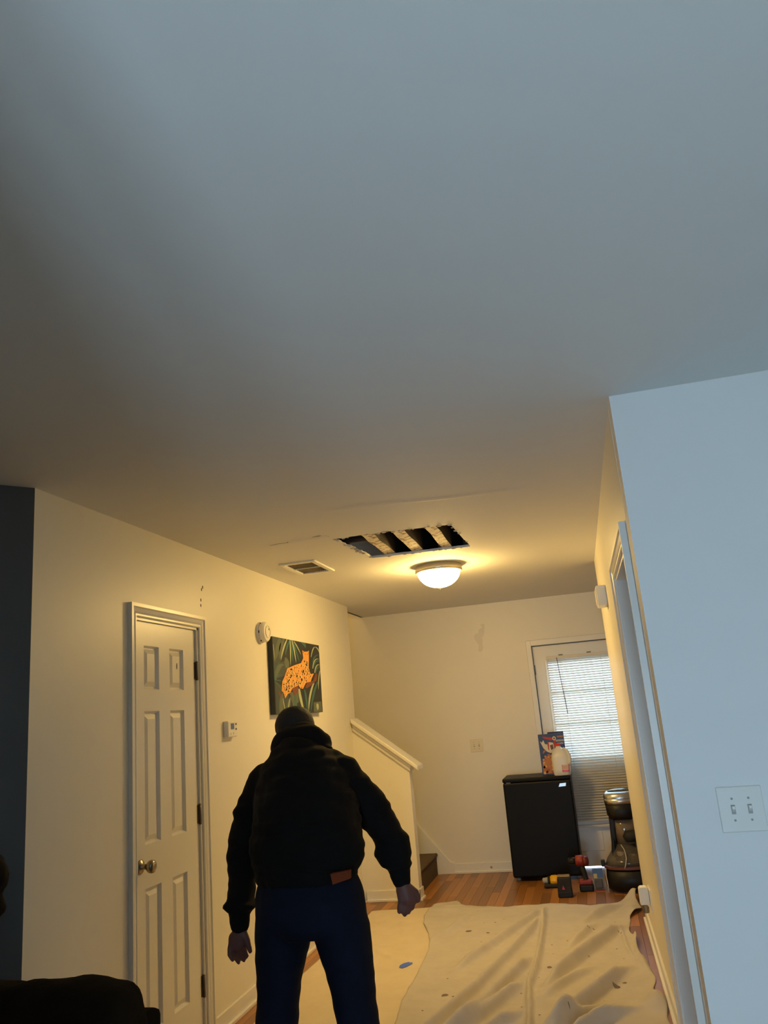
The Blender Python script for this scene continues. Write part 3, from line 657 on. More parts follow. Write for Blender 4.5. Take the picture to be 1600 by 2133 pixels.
for x in (fx0+.04, fx1-.04):
    for y in (fy+.09, YB-.09): MB().lathe([(.018, 0), (.02, .006), (.012, .024)], (x, y, 0), 'z', 14).build('foot', MT['grey_plastic'], fr)
MB().box(fx0+.03, fx0+.07, fy+.005, fy+.05, FH-.042, FH-.031).build('hinge', MT['hinge'], fr)

# cereal box on the fridge
cx0, cx1, cyf, cyb = -.482, -.258, 7.50, 7.565; z0, z1 = FH, FH+.345
cb = thing('cereal_box', (-.37, 7.53, FH), 'dark blue cereal box with an orange flakes picture on the fridge', 'cereal box')
MB().box(cx0, cx1, cyf, cyb, z0, z1).build('carton', MT['blue_card'], cb)
MB().add([(cx0+.08, cyb-.004, z1), (cx1, cyb-.004, z1), (cx1-.002, cyb+.004, z1+.014), (cx0+.084, cyb+.004, z1+.014), (cx0+.08, cyb, z1), (cx1, cyb, z1), (cx1-.002, cyb+.007, z1+.014), (cx0+.084, cyb+.007, z1+.014)], [(0, 1, 2, 3), (4, 7, 6, 5), (0, 3, 7, 4), (1, 5, 6, 2), (3, 2, 6, 7)]).build('open_flap', MT['blue_card'], cb)
def cbp(polys, m, name, k):
    mb_ = MB()
    for pl_ in polys: mb_.add([(cx0+(cx1-cx0)*u, cyf-.0005*k, z0+(z1-z0)*v) for u, v in pl_], [list(range(len(pl_)))])
    mb_.build(name, m, cb)
cbp([[(.05, .84), (.12, .80), (.19, .86), (.24, .76), (.36, .74), (.40, .80), (.56, .78), (.60, .62), (.66, .60), (.62, .54), (.42, .53), (.28, .57), (.16, .66)]], flat('print_white', (.62, .58, .5)), 'printed_splash', 1)
cbp([[(.16, .95), (.56, .91), (.58, .855), (.48, .84), (.22, .90)], [(.33, .80), (.40, .82), (.38, .60), (.34, .62)], [(.60, .86), (.68, .90), (.66, .66), (.58, .68)]], flat('print_red', (.42, .04, .02)), 'printed_banner', 2)
cbp([[(.62+.07*math.cos(a*.52), .885+.05*math.sin(a*.52)) for a in range(12)]], flat('print_ivory', (.68, .62, .42)), 'printed_emblem', 3)
cbp([[(.62+.035*math.cos(a*.52), .885+.026*math.sin(a*.52)) for a in range(12)], [(.42, .72), (.54, .74), (.56, .64), (.46, .60)]], flat('print_brown', (.13, .05, .03)), 'printed_emblem', 4)
cbp([[(.74+.05*i, .90), (.78+.05*i, .90), (.78+.05*i, .945), (.74+.05*i, .945)] for i in range(5)], flat('print_orange_text', (.40, .18, .05)), 'printed_lettering', 2)
cbp([[(.68+.045*i, .80), (.71+.045*i, .80), (.715+.045*i, .85), (.685+.045*i, .85)] for i in range(7)]+[[(.70+.045*i, .735), (.73+.045*i, .735), (.735+.045*i, .775), (.705+.045*i, .775)] for i in range(6)], flat('print_text', (.45, .44, .48)), 'printed_lettering', 2)
rnd = random.Random(9); fl = [[], [], []]
for i in range(46):
    u, v = rnd.uniform(.06, .62), rnd.uniform(.05, .47)
    if v > .30 and u > .5: continue
    a = rnd.uniform(.03, .06); ph = rnd.random()*3
    fl[i % 3].append([(u+a*math.cos(ph+k*1.26)*rnd.uniform(.7, 1.2), v+a*.7*math.sin(ph+k*1.26)) for k in range(5)])
cbp([[(.04, .03), (.66, .03), (.66, .40), (.46, .50), (.20, .44), (.06, .34)]], flat('print_bowl', (.45, .16, .03)), 'printed_flakes', 1)
for k_, (pl_, c_) in enumerate(zip(fl, ((.62, .22, .03), (.34, .09, .02), (.70, .42, .16)))): cbp(pl_, flat('print_flake%d' % k_, c_), 'printed_flakes', 2+k_)
cbp([[(.10, .52), (.22, .57), (.24, .62), (.14, .60)], [(.26, .50), (.36, .52), (.40, .48), (.30, .46)]], flat('print_pink', (.36, .14, .08)), 'printed_fruit', 3)

# milk jug
jx, jy = -.305, 7.415
mj = thing('milk_jug', (jx, jy, FH), 'white gallon milk jug with a red cap on the fridge', 'milk jug')
def rsq(hx, hy, z, e, cx=jx, cy=jy, n=28):
    r = []
    for i in range(n):
        a = 2*math.pi*i/n; c_, s_ = math.cos(a), math.sin(a)
        k = (abs(c_)**e+abs(s_)**e)**(-1/e); r.append((cx+hx*k*c_, cy+hy*k*s_, z))
    return r
prof = [(0, .066), (.006, .073), (.05, .077), (.11, .077), (.155, .076), (.185, .066), (.205, .050), (.222, .034), (.235, .021), (.252, .019)]
mb = MB().ring_loft([rsq(h, h*.97, FH+z, 4.5 if z < .17 else 3 if z < .21 else 2, jx-(.010*max(0, z-.17)/.08), jy) for z, h in prof])
mb.build('body', MT['milk'], mj, smooth=True)
MB().tube([(jx+.030, jy-.050, FH+.222), (jx+.060, jy-.058, FH+.205), (jx+.079, jy-.062, FH+.16), (jx+.078, jy-.064, FH+.11), (jx+.062, jy-.060, FH+.085)], [.013, .015, .015, .014, .013], 12).build('handle', MT['milk'], mj, smooth=True)
MB().lathe([(.021, 0), (.022, .004), (.022, .018), (.019, .021)], (jx-.0085, jy, FH+.243), 'z', 20).build('cap', MT['redgloss'], mj)
def lab(u0, u1, v0, v1, m, k): MB().box(jx+u0, jx+u1, jy-.0755-.0006*k, jy-.072, FH+v0, FH+v1).build('label', m, mj)
lab(.005, .062, .030, .090, flat('label_cream', (.62, .5, .42)), 1); lab(.005, .062, .030, .046, MT['redgloss'], 2)
for i in range(4): lab(.012, .055, .054+.008*i, .057+.008*i, flat('label_print', (.45, .1, .07)), 2)
lab(.005, .009, .030, .090, flat('label_edge', (.5, .06, .04)), 2); lab(.058, .062, .030, .090, flat('label_edge2', (.5, .06, .04)), 2)
tagm = thing('clear_cup', (-.232+.0, 7.46, FH), 'small clear plastic cup at the fridge edge beside the jug', 'cup')
MB().lathe([(.012, 0), (.013, .002), (.015, .045), (.014, .045), (.012, .003)], (-.262, 7.50-.06, FH), 'z', 16).build('wall', MT['clear'], tagm, smooth=True)

# ------------------------------------------------------------------ upright carpet cleaner
vx, vy = .135, 6.98
vc = thing('carpet_cleaner', (vx, vy, 0), 'black upright carpet cleaner with a silver-rimmed tank by the entry', 'carpet cleaner')
def elr(cx, cy, z, rx, ry, n=28, e=2.4):
    return rsq(rx, ry, z, e, cx, cy, n)
MB().ring_loft([elr(vx, vy-.02, .012, .17, .15), elr(vx, vy-.02, .03, .195, .18), elr(vx, vy-.02, .10, .20, .185), elr(vx, vy-.01, .155, .19, .17), elr(vx, vy, .175, .17, .15)]).build('base', MT['black_plastic'], vc, smooth=True)
MB().ring_loft([elr(vx, vy-.015, .168, .196, .176), elr(vx, vy-.015, .186, .196, .176)]).build('red_trim', mat('rust_trim', (.13, .03, .018), .5), vc)
MB().ring_loft([elr(vx, vy-.01, .187, .185, .16), elr(vx, vy, .225, .165, .145), elr(vx, vy+.02, .275, .125, .12), elr(vx, vy+.03, .33, .085, .085)]).build('clear_hood', MT['clear'], vc, smooth=True)
MB().ring_loft([elr(vx-.01, vy+.03, .19, .09, .08), elr(vx-.01, vy+.03, .34, .075, .07)]).build('motor_housing', MT['black_rough'], vc, smooth=True)
MB().lathe([(.03, 0), (.034, .01), (.034, .05), (.03, .06)], (vx-.055, vy-.075, .225), 'z', 18).build('filter_cup', mat('brown_cup', (.20, .15, .11), .3), vc, smooth=True)
MB().lathe([(.026, 0), (.03, .01), (.03, .05), (.026, .06)], (vx+.035, vy-.085, .205), 'z', 18).build('filter_cup', mat('brown_cup2', (.16, .12, .09), .3), vc, smooth=True)
MB().prism([(vx-.115, .30), (vx-.075, .30), (vx-.055, .62), (vx-.105, .62)], 'y', vy-.03, vy+.06).build('spine', MT['black_plastic'], vc, bevel=.012)
MB().prism([(vx-.125, .25), (vx-.085, .23), (vx-.085, .36), (vx-.105, .40)], 'y', vy-.05, vy+.05).build('latch', MT['black_plastic'], vc, bevel=.012)
MB().ring_loft([elr(vx, vy+.02, .33, .075, .075), elr(vx, vy+.02, .53, .08, .08)]).build('dirty_tank', mat('smoked_tank', (.16, .12, .08), .12, spec=.8), vc, smooth=True)
MB().ring_loft([elr(vx+.04, vy-.03, .35, .05, .06), elr(vx+.045, vy-.035, .39, .07, .07), elr(vx+.045, vy-.03, .43, .05, .06)]).build('hose_coil', MT['black_rough'], vc, smooth=True)
MB().ring_loft([elr(vx-.005, vy, .515, .090, .085), elr(vx-.005, vy, .55, .112, .105), elr(vx-.005, vy, .635, .118, .108)]).build('upper_tank', MT['black_plastic'], vc, smooth=True)
MB().ring_loft([elr(vx-.005, vy, .632, .120, .110), elr(vx-.005, vy, .676, .122, .112)]).build('silver_band', MT['silver'], vc, smooth=True)
MB().ring_loft([elr(vx-.005, vy, .676, .123, .113), elr(vx-.005, vy-.002, .70, .120, .110), elr(vx-.005, vy+.004, .724, .098, .088), elr(vx-.005, vy+.004, .720, .090, .080)], cap=False).build('rim', MT['silver'], vc, smooth=True)
MB().ring_loft([elr(vx-.005, vy+.004, .716, .094, .084), elr(vx-.005, vy+.004, .735, .075, .066), elr(vx-.005, vy+.004, .742, .03, .026)]).build('lid', mat('lid_grey', (.06, .075, .075), .12), vc, smooth=True)
MB().tube([(vx-.045, vy-.085, .335), (vx-.025, vy-.13, .30), (vx-.02, vy-.165, .25), (vx-.035, vy-.185, .20), (vx-.045, vy-.19, .18)], .004, 8).build('cord', mat('pale_cord', (.45, .42, .36), .5), vc, smooth=True)
MB().tube([(vx-.185, vy-.09, .17), (vx-.19, vy-.12, .12), (vx-.185, vy-.15, .06), (vx-.185, vy-.16, .004)], .004, 8).build('cord', mat('pale_cord2', (.5, .47, .42), .5), vc, smooth=True)
MB().lathe([(.055, 0), (.06, .01), (.06, .04), (.055, .05)], (vx-.125, vy+.02, .07), 'x', 20).build('wheel', MT['black_rough'], vc, smooth=True)
MB().box(vx-.215, vx-.185, vy-.06, vy-.02, .175, .225).build('pedal', MT['black_plastic'], vc, bevel=.006)

# ------------------------------------------------------------------ tools on the floor
dd = thing('yellow_drill', (-.50, 7.12, 0), 'yellow and black cordless drill lying by the fridge foot', 'drill')
MB().lathe([(.012, -.075), (.02, -.07), (.024, -.045), (.026, -.03)], (-.49, 7.13, .05), 'x', 18).build('chuck', MT['grey_plastic'], dd, smooth=True)
MB().lathe([(.030, -.032), (.034, -.026), (.034, -.018), (.030, -.012)], (-.49, 7.13, .05), 'x', 18).build('collar', MT['black_rough'], dd, smooth=True)
MB().lathe([(.030, -.014), (.040, .0), (.041, .035), (.036, .052), (.02, .060)], (-.49, 7.13, .05), 'x', 20).build('motor_housing', MT['yellow'], dd, smooth=True)
MB().prism([(-.555, .004), (-.43, .004), (-.425, .032), (-.55, .032)], 'y', 7.07, 7.12).build('handle', MT['black_rough'], dd, bevel=.008)
bt = thing('battery_charger', (-.375, 6.79, 0), 'dark charger block with a small red triangle, on the floor by the drop cloth', 'charger')
MB().prism([(-.432, .0), (-.322, .0), (-.322, .145), (-.424, .142)], 'y', 6.74, 6.83).build('case', MT['black_rough'], bt, bevel=.008)
MB().box(-.428, -.320, 6.732, 6.838, .0, .045).build('base_rim', MT['black_plastic'], bt, bevel=.008)
MB().box(-.422, -.33, 6.755, 6.82, .145, .152).build('top_label', mat('tan_label', (.30, .2, .09), .5), bt)
MB().add([(-.395, 6.7365, .058), (-.372, 6.7365, .058), (-.385, 6.7365, .09), (-.395, 6.741, .058), (-.372, 6.741, .058), (-.385, 6.741, .09)], [(0, 1, 2), (0, 3, 4, 1), (1, 4, 5, 2), (2, 5, 3, 0)]).build('red_mark', mat('redmark', (.4, .03, .06), .5), bt)
rd = thing('red_drill', (-.23, 6.96, 0), 'red and black cordless drill standing on its battery', 'drill')
MB().lathe([(.014, -.10), (.024, -.095), (.028, -.065), (.026, -.04)], (-.235, 6.95, .222), 'x', 20).build('chuck', MT['black_plastic'], rd, smooth=True)
MB().lathe([(.030, -.042), (.040, -.035), (.042, .01), (.038, .02)], (-.235, 6.95, .222), 'x', 22).build('motor_housing', MT['red'], rd, smooth=True)
MB().lathe([(.038, .018), (.040, .03), (.034, .055), (.015, .062)], (-.235, 6.95, .218), 'x', 22).build('end_cap', mat('dark_red', (.13, .012, .01), .45), rd, smooth=True)
MB().tube([(-.232, 6.95, .19), (-.222, 6.95, .14), (-.212, 6.95, .085), (-.208, 6.95, .06)], [.022, .020, .021, .026], 14).build('handle', MT['black_rough'], rd, smooth=True)
MB().box(-.268, -.165, 6.91, 6.99, .05, .085).build('battery_shoe', MT['red'], rd, bevel=.01)
MB().box(-.270, -.160, 6.905, 6.995, .0, .052).build('battery', MT['black_plastic'], rd, bevel=.012)
bp_ = thing('blister_pack', (-.12, 6.97, 0), 'small clear blister pack with a blue card leaning beside the red drill', 'package')
def lean(v): return Vector((v.x, v.y+.28*v.z, v.z))
MB().box(-.158, -.078, 6.93, 6.934, .0, .155).build('card', mat('pack_card', (.13, .13, .15), .4), bp_, warp=lean)
MB().box(-.158, -.078, 6.928, 6.930, .095, .155).build('blue_band', mat('pack_blue', (.04, .10, .30), .35), bp_, warp=lean)
MB().box(-.152, -.125, 6.9265, 6.928, .088, .12).build('yellow_patch', mat('pack_yellow', (.42, .36, .16), .4), bp_, warp=lean)
MB().box(-.148, -.088, 6.91, 6.930, .02, .085).build('blister', MT['clear'], bp_, bevel=.006, warp=lean)
MB().box(-.142, -.094, 6.914, 6.929, .026, .08).build('contents', MT['black_plastic'], bp_, bevel=.004, warp=lean)
MB().box(-.158, -.078, 6.926, 6.930, .0, .012).build('red_band', MT['red'], bp_, warp=lean)

# ------------------------------------------------------------------ drop cloths
def interp(tab, t):
    if t <= tab[0][0]: return tab[0][1]
    for (a, b_), (c, e) in zip(tab, tab[1:]):
        if t <= c: return b_+(e-b_)*(t-a)/(c-a)
    return tab[-1][1]
def segd(p, a, b):
    ab = (b[0]-a[0], b[1]-a[1]); l2 = ab[0]**2+ab[1]**2
    t = max(0, min(1, ((p[0]-a[0])*ab[0]+(p[1]-a[1])*ab[1])/l2)); dx = p[0]-a[0]-t*ab[0]; dy = p[1]-a[1]-t*ab[1]
    s_ = ab[0]*dy-ab[1]*dx
    return math.hypot(dx, dy), (1 if s_ > 0 else -1), t
FOLDS = [([(-.51, 6.38), (-.96, 5.0)], .022, .030), ([(-.50, 6.16), (-.77, 4.77), (-.95, 4.1), (-1.05, 3.6)], .026, .032), ([(-.52, 5.24), (-.77, 4.21), (-.95, 3.7)], .030, .030),
         ([(-.52, 4.83), (-.74, 4.24), (-.85, 3.9)], .028, .032), ([(-.51, 6.38), (-.49, 5.55), (-.49, 5.01), (-.51, 4.73), (-.47, 4.2), (-.46, 3.7)], .026, .018),
         ([(.02, 5.85), (-.33, 5.0), (-.43, 4.66)], .036, .036), ([(-.14, 5.96), (-.33, 5.4)], .022, .032), ([(.03, 6.42), (-.27, 5.92)], .030, .040),
         ([(.02, 5.02), (-.27, 4.34), (-.4, 4.0)], .038, .034), ([(-.16, 5.07), (-.46, 4.52)], .020, .030), ([(-.50, 4.4), (-.61, 4.18), (-.75, 3.8)], .030, .030),
         ([(.03, 4.42), (-.17, 4.21), (-.35, 3.9)], .036, .030), ([(-.06, 4.48), (-.30, 4.26), (-.5, 3.95)], .020, .028), ([(-1.05, 6.3), (-1.12, 5.9), (-1.22, 5.6)], .012, .03), ([(-1.1, 6.55), (-1.33, 6.5)], .016, .025), ([(.10, 5.9), (.07, 5.3), (.12, 4.9)], .02, .016), ([(.0, 5.85), (.02, 5.4), (.06, 5.1)], .012, .014)]
def cloth_h(x, y):
    h = .006
    for pts, amp, wd in FOLDS:
        wd *= .62; best = None
        if not (min(p[0] for p in pts)-.15 < x < max(p[0] for p in pts)+.15 and min(p[1] for p in pts)-.15 < y < max(p[1] for p in pts)+.15): continue
        for a, b_ in zip(pts, pts[1:]):
            d_, s_, t = segd((x, y), a, b_)
            if best is None or d_ < best[0]: best = (d_, s_, t, )
        d_, s_, t = best
        if d_ < 4*wd:
            k = math.exp(-(d_/wd)**2*(1.0 if s_ > 0 else .45)); e0 = segd((x, y), pts[0], pts[0][:1]+(pts[0][1]+1e-6,))[0]; e1 = segd((x, y), pts[-1], pts[-1][:1]+(pts[-1][1]+1e-6,))[0]
            h += amp*2.0*k*min(1, (min(e0, e1)+.03)/.25)
    h += .005*noise.noise(Vector((x*5, y*4, 0)))+.0025*noise.noise(Vector((x*17, y*15, 3)))
    h += .07*math.exp(-((x-.13)/.07)**2-((y-6.62)/.12)**2)+.03*math.exp(-((x-.10)/.06)**2-((y-6.25)/.12)**2)+.05*math.exp(-((x-.12)/.05)**2-((y-4.50)/.09)**2)
    h += .008*math.exp(-max(0, x-interp(EL, y))/.07)
    h += .016*math.exp(-((y-6.45)/.05)**2)*(.6+.4*math.sin(x*9))
    return max(h, .004)
def cloth(name, xl, xr, yfar, y0, nx, ny, hf, m):
    vs = []; fs = []
    for j in range(ny+1):
        for i in range(nx+1):
            s_ = i/nx
            # far edge depends on s, so iterate once
            ya = yfar(s_); y = y0+(ya-y0)*j/ny
            x = xl(y)+(xr(y)-xl(y))*s_
            vs.append((x, y, hf(x, y)))
    for j in range(ny):
        for i in range(nx):
            a = j*(nx+1)+i; fs.append([a, a+1, a+nx+2, a+nx+1])
    o = MB().add(vs, fs).build(name, m, smooth=True, org=((xl(5)+xr(5))/2, 5, 0))
    so = o.modifiers.new('thickness', 'SOLIDIFY'); so.thickness = .0025; so.offset = -1
    return o
EL = [(3.4, -1.08), (4.18, -1.12), (4.53, -1.16), (5.0, -1.17), (5.42, -1.19), (5.75, -1.25), (6.1, -1.36), (6.27, -1.39), (6.63, -1.38), (6.8, -1.3)]
ER = [(3.4, .19), (4.19, .165), (4.57, .15), (4.71, .125), (5.02, .14), (5.2, .10), (5.49, .08), (5.93, .05), (6.1, .08), (6.29, .15), (6.7, .14)]
FAR = [(-1.38, 6.63), (-1.26, 6.74), (-1.12, 6.57), (-.78, 6.48), (-.47, 6.57), (-.19, 6.45), (.01, 6.50), (.14, 6.68)]
c1 = cloth('drop_cloth', lambda y: interp(EL, y)+.006*noise.noise(Vector((y*9, 0, 0))), lambda y: interp(ER, y)+.010*math.sin(y*17+1), lambda s_: interp(FAR, -1.38+1.52*s_)+.006*math.sin(s_*70), 3.45, 130, 260, cloth_h, MT['canvas_cloth'])
tag(c1, 'rumpled beige canvas drop cloth spread over the hall floor', 'drop cloth')
def flat_h(x, y):
    h = .003+.0018*noise.noise(Vector((x*4, y*3, 7)))+.0016*noise.noise(Vector((x*11, y*9, 5)))
    for a, b_ in (((-1.70, 5.66), (-1.42, 5.30)), ((-1.42, 5.30), (-1.30, 5.20)), ((-1.55, 6.2), (-1.25, 5.2))):
        d_, s_, t = segd((x, y), a, b_); h += (.010 if a[0] < -1.56 else .005)*math.exp(-(d_/.022)**2)
    return max(.0028, h)
c2 = cloth('drop_cloth', lambda y: -1.865+.02*math.sin(y*2.3), lambda y: interp(EL, y)+.06, lambda s_: 6.50+.06*s_+.01*math.sin(s_*9), 3.45, 70, 200, flat_h, MT['paper_cloth'])
tag(c2, 'flat pale drop cloth along the closet wall, under the canvas one', 'drop cloth')
# paint specks on the canvas cloth
m_ = MB(); rnd = random.Random(21)
for (x, y, r) in [(-1.0, 5.85, .018), (-.86, 5.80, .010), (-.06, 4.72, .014), (-.02, 4.78, .010), (-.42, 5.05, .012), (-.95, 4.62, .014), (-.9, 4.6, .007)]+[(rnd.uniform(-1.05, .0), rnd.uniform(4.2, 6.2), rnd.uniform(.002, .005)) for _ in range(46)]:
    n = 9; z = 0
    ring = [(x+r*1.4*math.cos(k*.698)*rnd.uniform(.7, 1.2), y+r*1.5*math.sin(k*.698)*rnd.uniform(.7, 1.2)) for k in range(n)]
    m_.add([(a, b_, cloth_h(a, b_)+.0008) for a, b_ in ring], [list(range(n))])
m_.build('paint_speck', mat('paint_speck', (.17, .13, .11), .7), c1)['kind'] = 'stuff'
m_ = MB(); ring = [(-1.275+dx, 5.142+dy) for dx, dy in ((-.032, -.05), (-.01, -.065), (.012, -.03), (.034, .02), (.03, .05), (.005, .055), (-.022, .03), (-.036, -.01))]
m_.prism(ring, 'z', .0055, .0065); o = m_.build('tape_scrap', MT['blue_tape']); tag(o, 'scrap of blue tape lying on the pale drop cloth', 'tape')

# ------------------------------------------------------------------ sofa corner and hanging bundle
sf = thing('sofa', (-1.68, 1.72, 0), 'dark brown fabric sofa back in front of the charcoal wall', 'sofa')
nz = lambda s_, a: (lambda c: a*noise.noise(c*s_)+a*.5*noise.noise(c*s_*2.7))
mb = MB(); rings = []
n = 24
def cush(x, w_, zt, yc, dy): return [(x, yc+dy*(abs(math.cos(2*math.pi*i/n))**.6*(1 if math.cos(2*math.pi*i/n) > 0 else -1)), .42+(zt-.42)/2*(1+abs(math.sin(2*math.pi*i/n))**.6*(1 if math.sin(2*math.pi*i/n) > 0 else -1))) for i in range(n)]
for x, zt, dy in ((-1.97, .79, .06), (-1.94, .822, .09), (-1.7, .832, .10), (-1.45, .832, .10), (-1.34, .829, .10), (-1.295, .820, .09), (-1.272, .795, .07), (-1.263, .72, .04)): rings.append(cush(x, 0, zt, 2.12, dy))
mb.ring_loft(rings)
rmesh('back_cushion', mb, .016, MT['sofa'], 3, nz(9, .010), parent=sf)
MB().box(-1.98, -1.290, 2.10, 2.30, .08, .715).build('back_frame', MT['sofa'], sf, bevel=.02)
MB().box(-1.98, -1.27, 1.45, 2.12, .08, .42).build('seat_base', MT['sofa'], sf, bevel=.03)
MB().box(-1.97, -1.36, 1.42, 2.06, .40, .52).build('seat_cushion', MT['sofa'], sf, bevel=.04)
MB().box(-1.36, -1.23, 1.42, 2.12, .08, .60).build('armrest', MT['sofa'], sf, bevel=.04)
for x, y in ((-1.94, 1.5), (-1.33, 1.5), (-1.94, 2.25), (-1.33, 2.25)): MB().box(x-.025, x+.025, y-.025, y+.025, 0, .085).build('leg', MT['oldwood'], sf)
bd = MB()
# a dark coat hanging just at the edge of the view, on the angled wall
base = A+d*.165+nrm*.055
def along(t, out, z): return tuple(A+d*t+nrm*out+Vector((0, 0, z)))
bd.chain([along(.165, .07, 1.052), along(.142, .07, 1.045), along(.150, .07, .995)], [.052, .080, .062], 12)
bd.chain([along(.128, .06, .946), along(.135, .06, .930)], [.058, .052], 12)
bd.chain([along(.20, .06, .95), along(.19, .06, .60)], [.07, .085], 12)
bd.chain([along(.26, .06, 1.04), along(.27, .06, .55)], [.07, .10], 12)
co = rmesh('hanging_coat', bd, .010, MT['hoodie'], 2, nz(20, .008), org=along(.2, .06, .45))
tag(co, 'black bundled coat hanging against the charcoal wall', 'coat')
for v_ in co.data.vertices: pass
MB().tube([along(.22, -.002, 1.10), along(.22, .06, 1.09), along(.22, .07, 1.12)], .006, 8).build('hook', MT['hinge'], co)

# ------------------------------------------------------------------ the man
def tor(rings, n=24):
    # elliptical rings: (x, y, z, rx, ry, tilt)
    out = []
    for x, y, z, rx, ry, tl in rings:
        out.append([(x+rx*math.cos(2*math.pi*i/n), y+ry*math.sin(2*math.pi*i/n)*math.cos(tl), z-ry*math.sin(2*math.pi*i/n)*math.sin(tl)) for i in range(n)])
    return out
ML = (-1.08, 3.02, 0)
LA = [(-1.330, 3.24, 1.235), (-1.398, 3.20, 1.118), (-1.409, 3.16, .997), (-1.396, 3.10, .876), (-1.391, 3.06, .80), (-1.388, 3.05, .732)]
RA = [(-1.015, 3.24, 1.245), (-.934, 3.27, 1.140), (-.868, 3.30, 1.028), (-.840, 3.31, .965), (-.822, 3.30, .913), (-.814, 3.29, .877), (-.800, 3.27, .825)]
body = MB()
body.ring_loft(tor([(-1.085, 3.0, .78, .17, .11, 0), (-1.09, 3.0, .88, .18, .12, .1), (-1.10, 3.04, 1.0, .17, .11, .3), (-1.13, 3.14, 1.15, .18, .12, .5), (-1.155, 3.22, 1.26, .17, .11, .6), (-1.18, 3.28, 1.33, .10, .08, .7)]))
body.chain([(-1.18, 3.29, 1.32), (-1.22, 3.36, 1.38), (-1.25, 3.41, 1.42)], [.065, .058, .06])
# head: skull, jaw, nose, ears, brow
HD = Vector((-1.265, 3.43, 1.43))
body.ell(HD, (.077, .096, .092), 24, 16); body.ell(HD+Vector((0, .035, -.055)), (.058, .066, .068), 20, 12)
body.ell(HD+Vector((0, .088, -.012)), (.062, .018, .016), 16, 10)
body.chain([HD+Vector((0, .094, -.02)), HD+Vector((0, .112, -.045))], [.010, .014], 10)
for s_ in (-1, 1): body.ell(HD+Vector((s_*.078, .005, -.022)), (.010, .020, .032), 12, 10); body.ell(HD+Vector((s_*.03, .090, -.022)), (.012, .010, .008), 10, 8)
body.ell(HD+Vector((0, .096, -.075)), (.024, .010, .008), 12, 8)
body.chain(LA, [.055, .048, .042, .038, .034, .028]); body.chain(RA, [.055, .050, .044, .042, .038, .034, .029])
body.chain([(-1.18, 3.0, .80), (-1.203, 2.99, .644), (-1.222, 2.99, .50), (-1.23, 2.98, .43), (-1.235, 2.96, .28), (-1.24, 2.95, .09)], [.085, .07, .056, .055, .048, .036])
body.chain([(-.985, 3.0, .80), (-.952, 2.99, .641), (-.940, 3.0, .50), (-.932, 3.0, .426), (-.925, 2.99, .28), (-.92, 2.98, .09)], [.085, .07, .056, .055, .048, .036])
# left hand: hangs with the back of the hand outward, thumb towards the leg
body.chain([(-1.388, 3.05, .735), (-1.392, 3.05, .705), (-1.398, 3.053, .672)], [.026, .027, .026], 14)
body.chain([(-1.412, 3.045, .70), (-1.416, 3.05, .670)], [.020, .021], 12); body.chain([(-1.378, 3.055, .70), (-1.378, 3.06, .675)], [.020, .018], 12)
for q_ in ([(-1.424, 3.035, .668), (-1.424, 3.03, .645), (-1.413, 3.03, .628)], [(-1.416, 3.05, .662), (-1.413, 3.05, .633), (-1.400, 3.055, .612)], [(-1.404, 3.065, .660), (-1.400, 3.07, .630), (-1.390, 3.08, .612)], [(-1.390, 3.078, .664), (-1.386, 3.086, .640), (-1.382, 3.09, .622)]):
    body.chain(q_, [.0105, .0095, .0085], 10)
body.chain([(-1.372, 3.045, .712), (-1.357, 3.042, .690), (-1.352, 3.044, .668), (-1.349, 3.048, .650)], [.016, .0125, .0105, .009], 10)
# right hand
body.chain([(-.800, 3.27, .828), (-.793, 3.27, .80), (-.786, 3.27, .768)], [.028, .030, .028], 14)
body.chain([(-.806, 3.262, .80), (-.803, 3.26, .765)], [.020, .018], 12); body.chain([(-.775, 3.275, .795), (-.768, 3.275, .765)], [.021, .020], 12)
for q_ in ([(-.806, 3.258, .765), (-.815, 3.255, .742), (-.818, 3.258, .722)], [(-.793, 3.262, .760), (-.799, 3.262, .732), (-.800, 3.268, .709)], [(-.779, 3.270, .758), (-.783, 3.272, .735), (-.786, 3.278, .716)], [(-.766, 3.276, .762), (-.767, 3.282, .744), (-.772, 3.288, .728)]):
    body.chain(q_, [.0115, .0105, .0092], 10)
body.chain([(-.772, 3.278, .80), (-.752, 3.285, .785), (-.744, 3.288, .766), (-.748, 3.29, .752)], [.016, .013, .011, .0095], 10)
man = rmesh('person', body, .0055, MT['skin'], 3, org=ML)
tag(man, 'person in a black hoodie and navy jeans seen from behind, bending forward', 'person')
# close-cropped dark hair under a knit cap
mb = MB().ell(HD+Vector((0, -.006, .018)), (.0855, .100, .086), 24, 14)
rmesh('knit_cap', mb, .006, MT['hair'], 3, nz(30, .002), parent=man)
def wr(c):
    return .009*noise.noise(c*9)+.009*noise.noise(Vector((c.x*12, c.y*12, c.z*34)))
hd = MB()
hd.ring_loft(tor([(-1.098, 3.01, .915, .196, .142, .1), (-1.097, 3.02, .935, .206, .152, .1), (-1.097, 3.03, .972, .222, .168, .15), (-1.10, 3.04, 1.003, .223, .17, .2), (-1.112, 3.08, 1.075, .215, .17, .3), (-1.138, 3.15, 1.165, .208, .165, .45), (-1.158, 3.215, 1.25, .188, .15, .55), (-1.176, 3.262, 1.308, .150, .125, .6), (-1.19, 3.295, 1.345, .105, .10, .7)]))
hd.chain(LA[:5], [.074, .070, .064, .058, .050], 16); hd.chain(RA[:6], [.080, .077, .070, .066, .060, .048], 16)
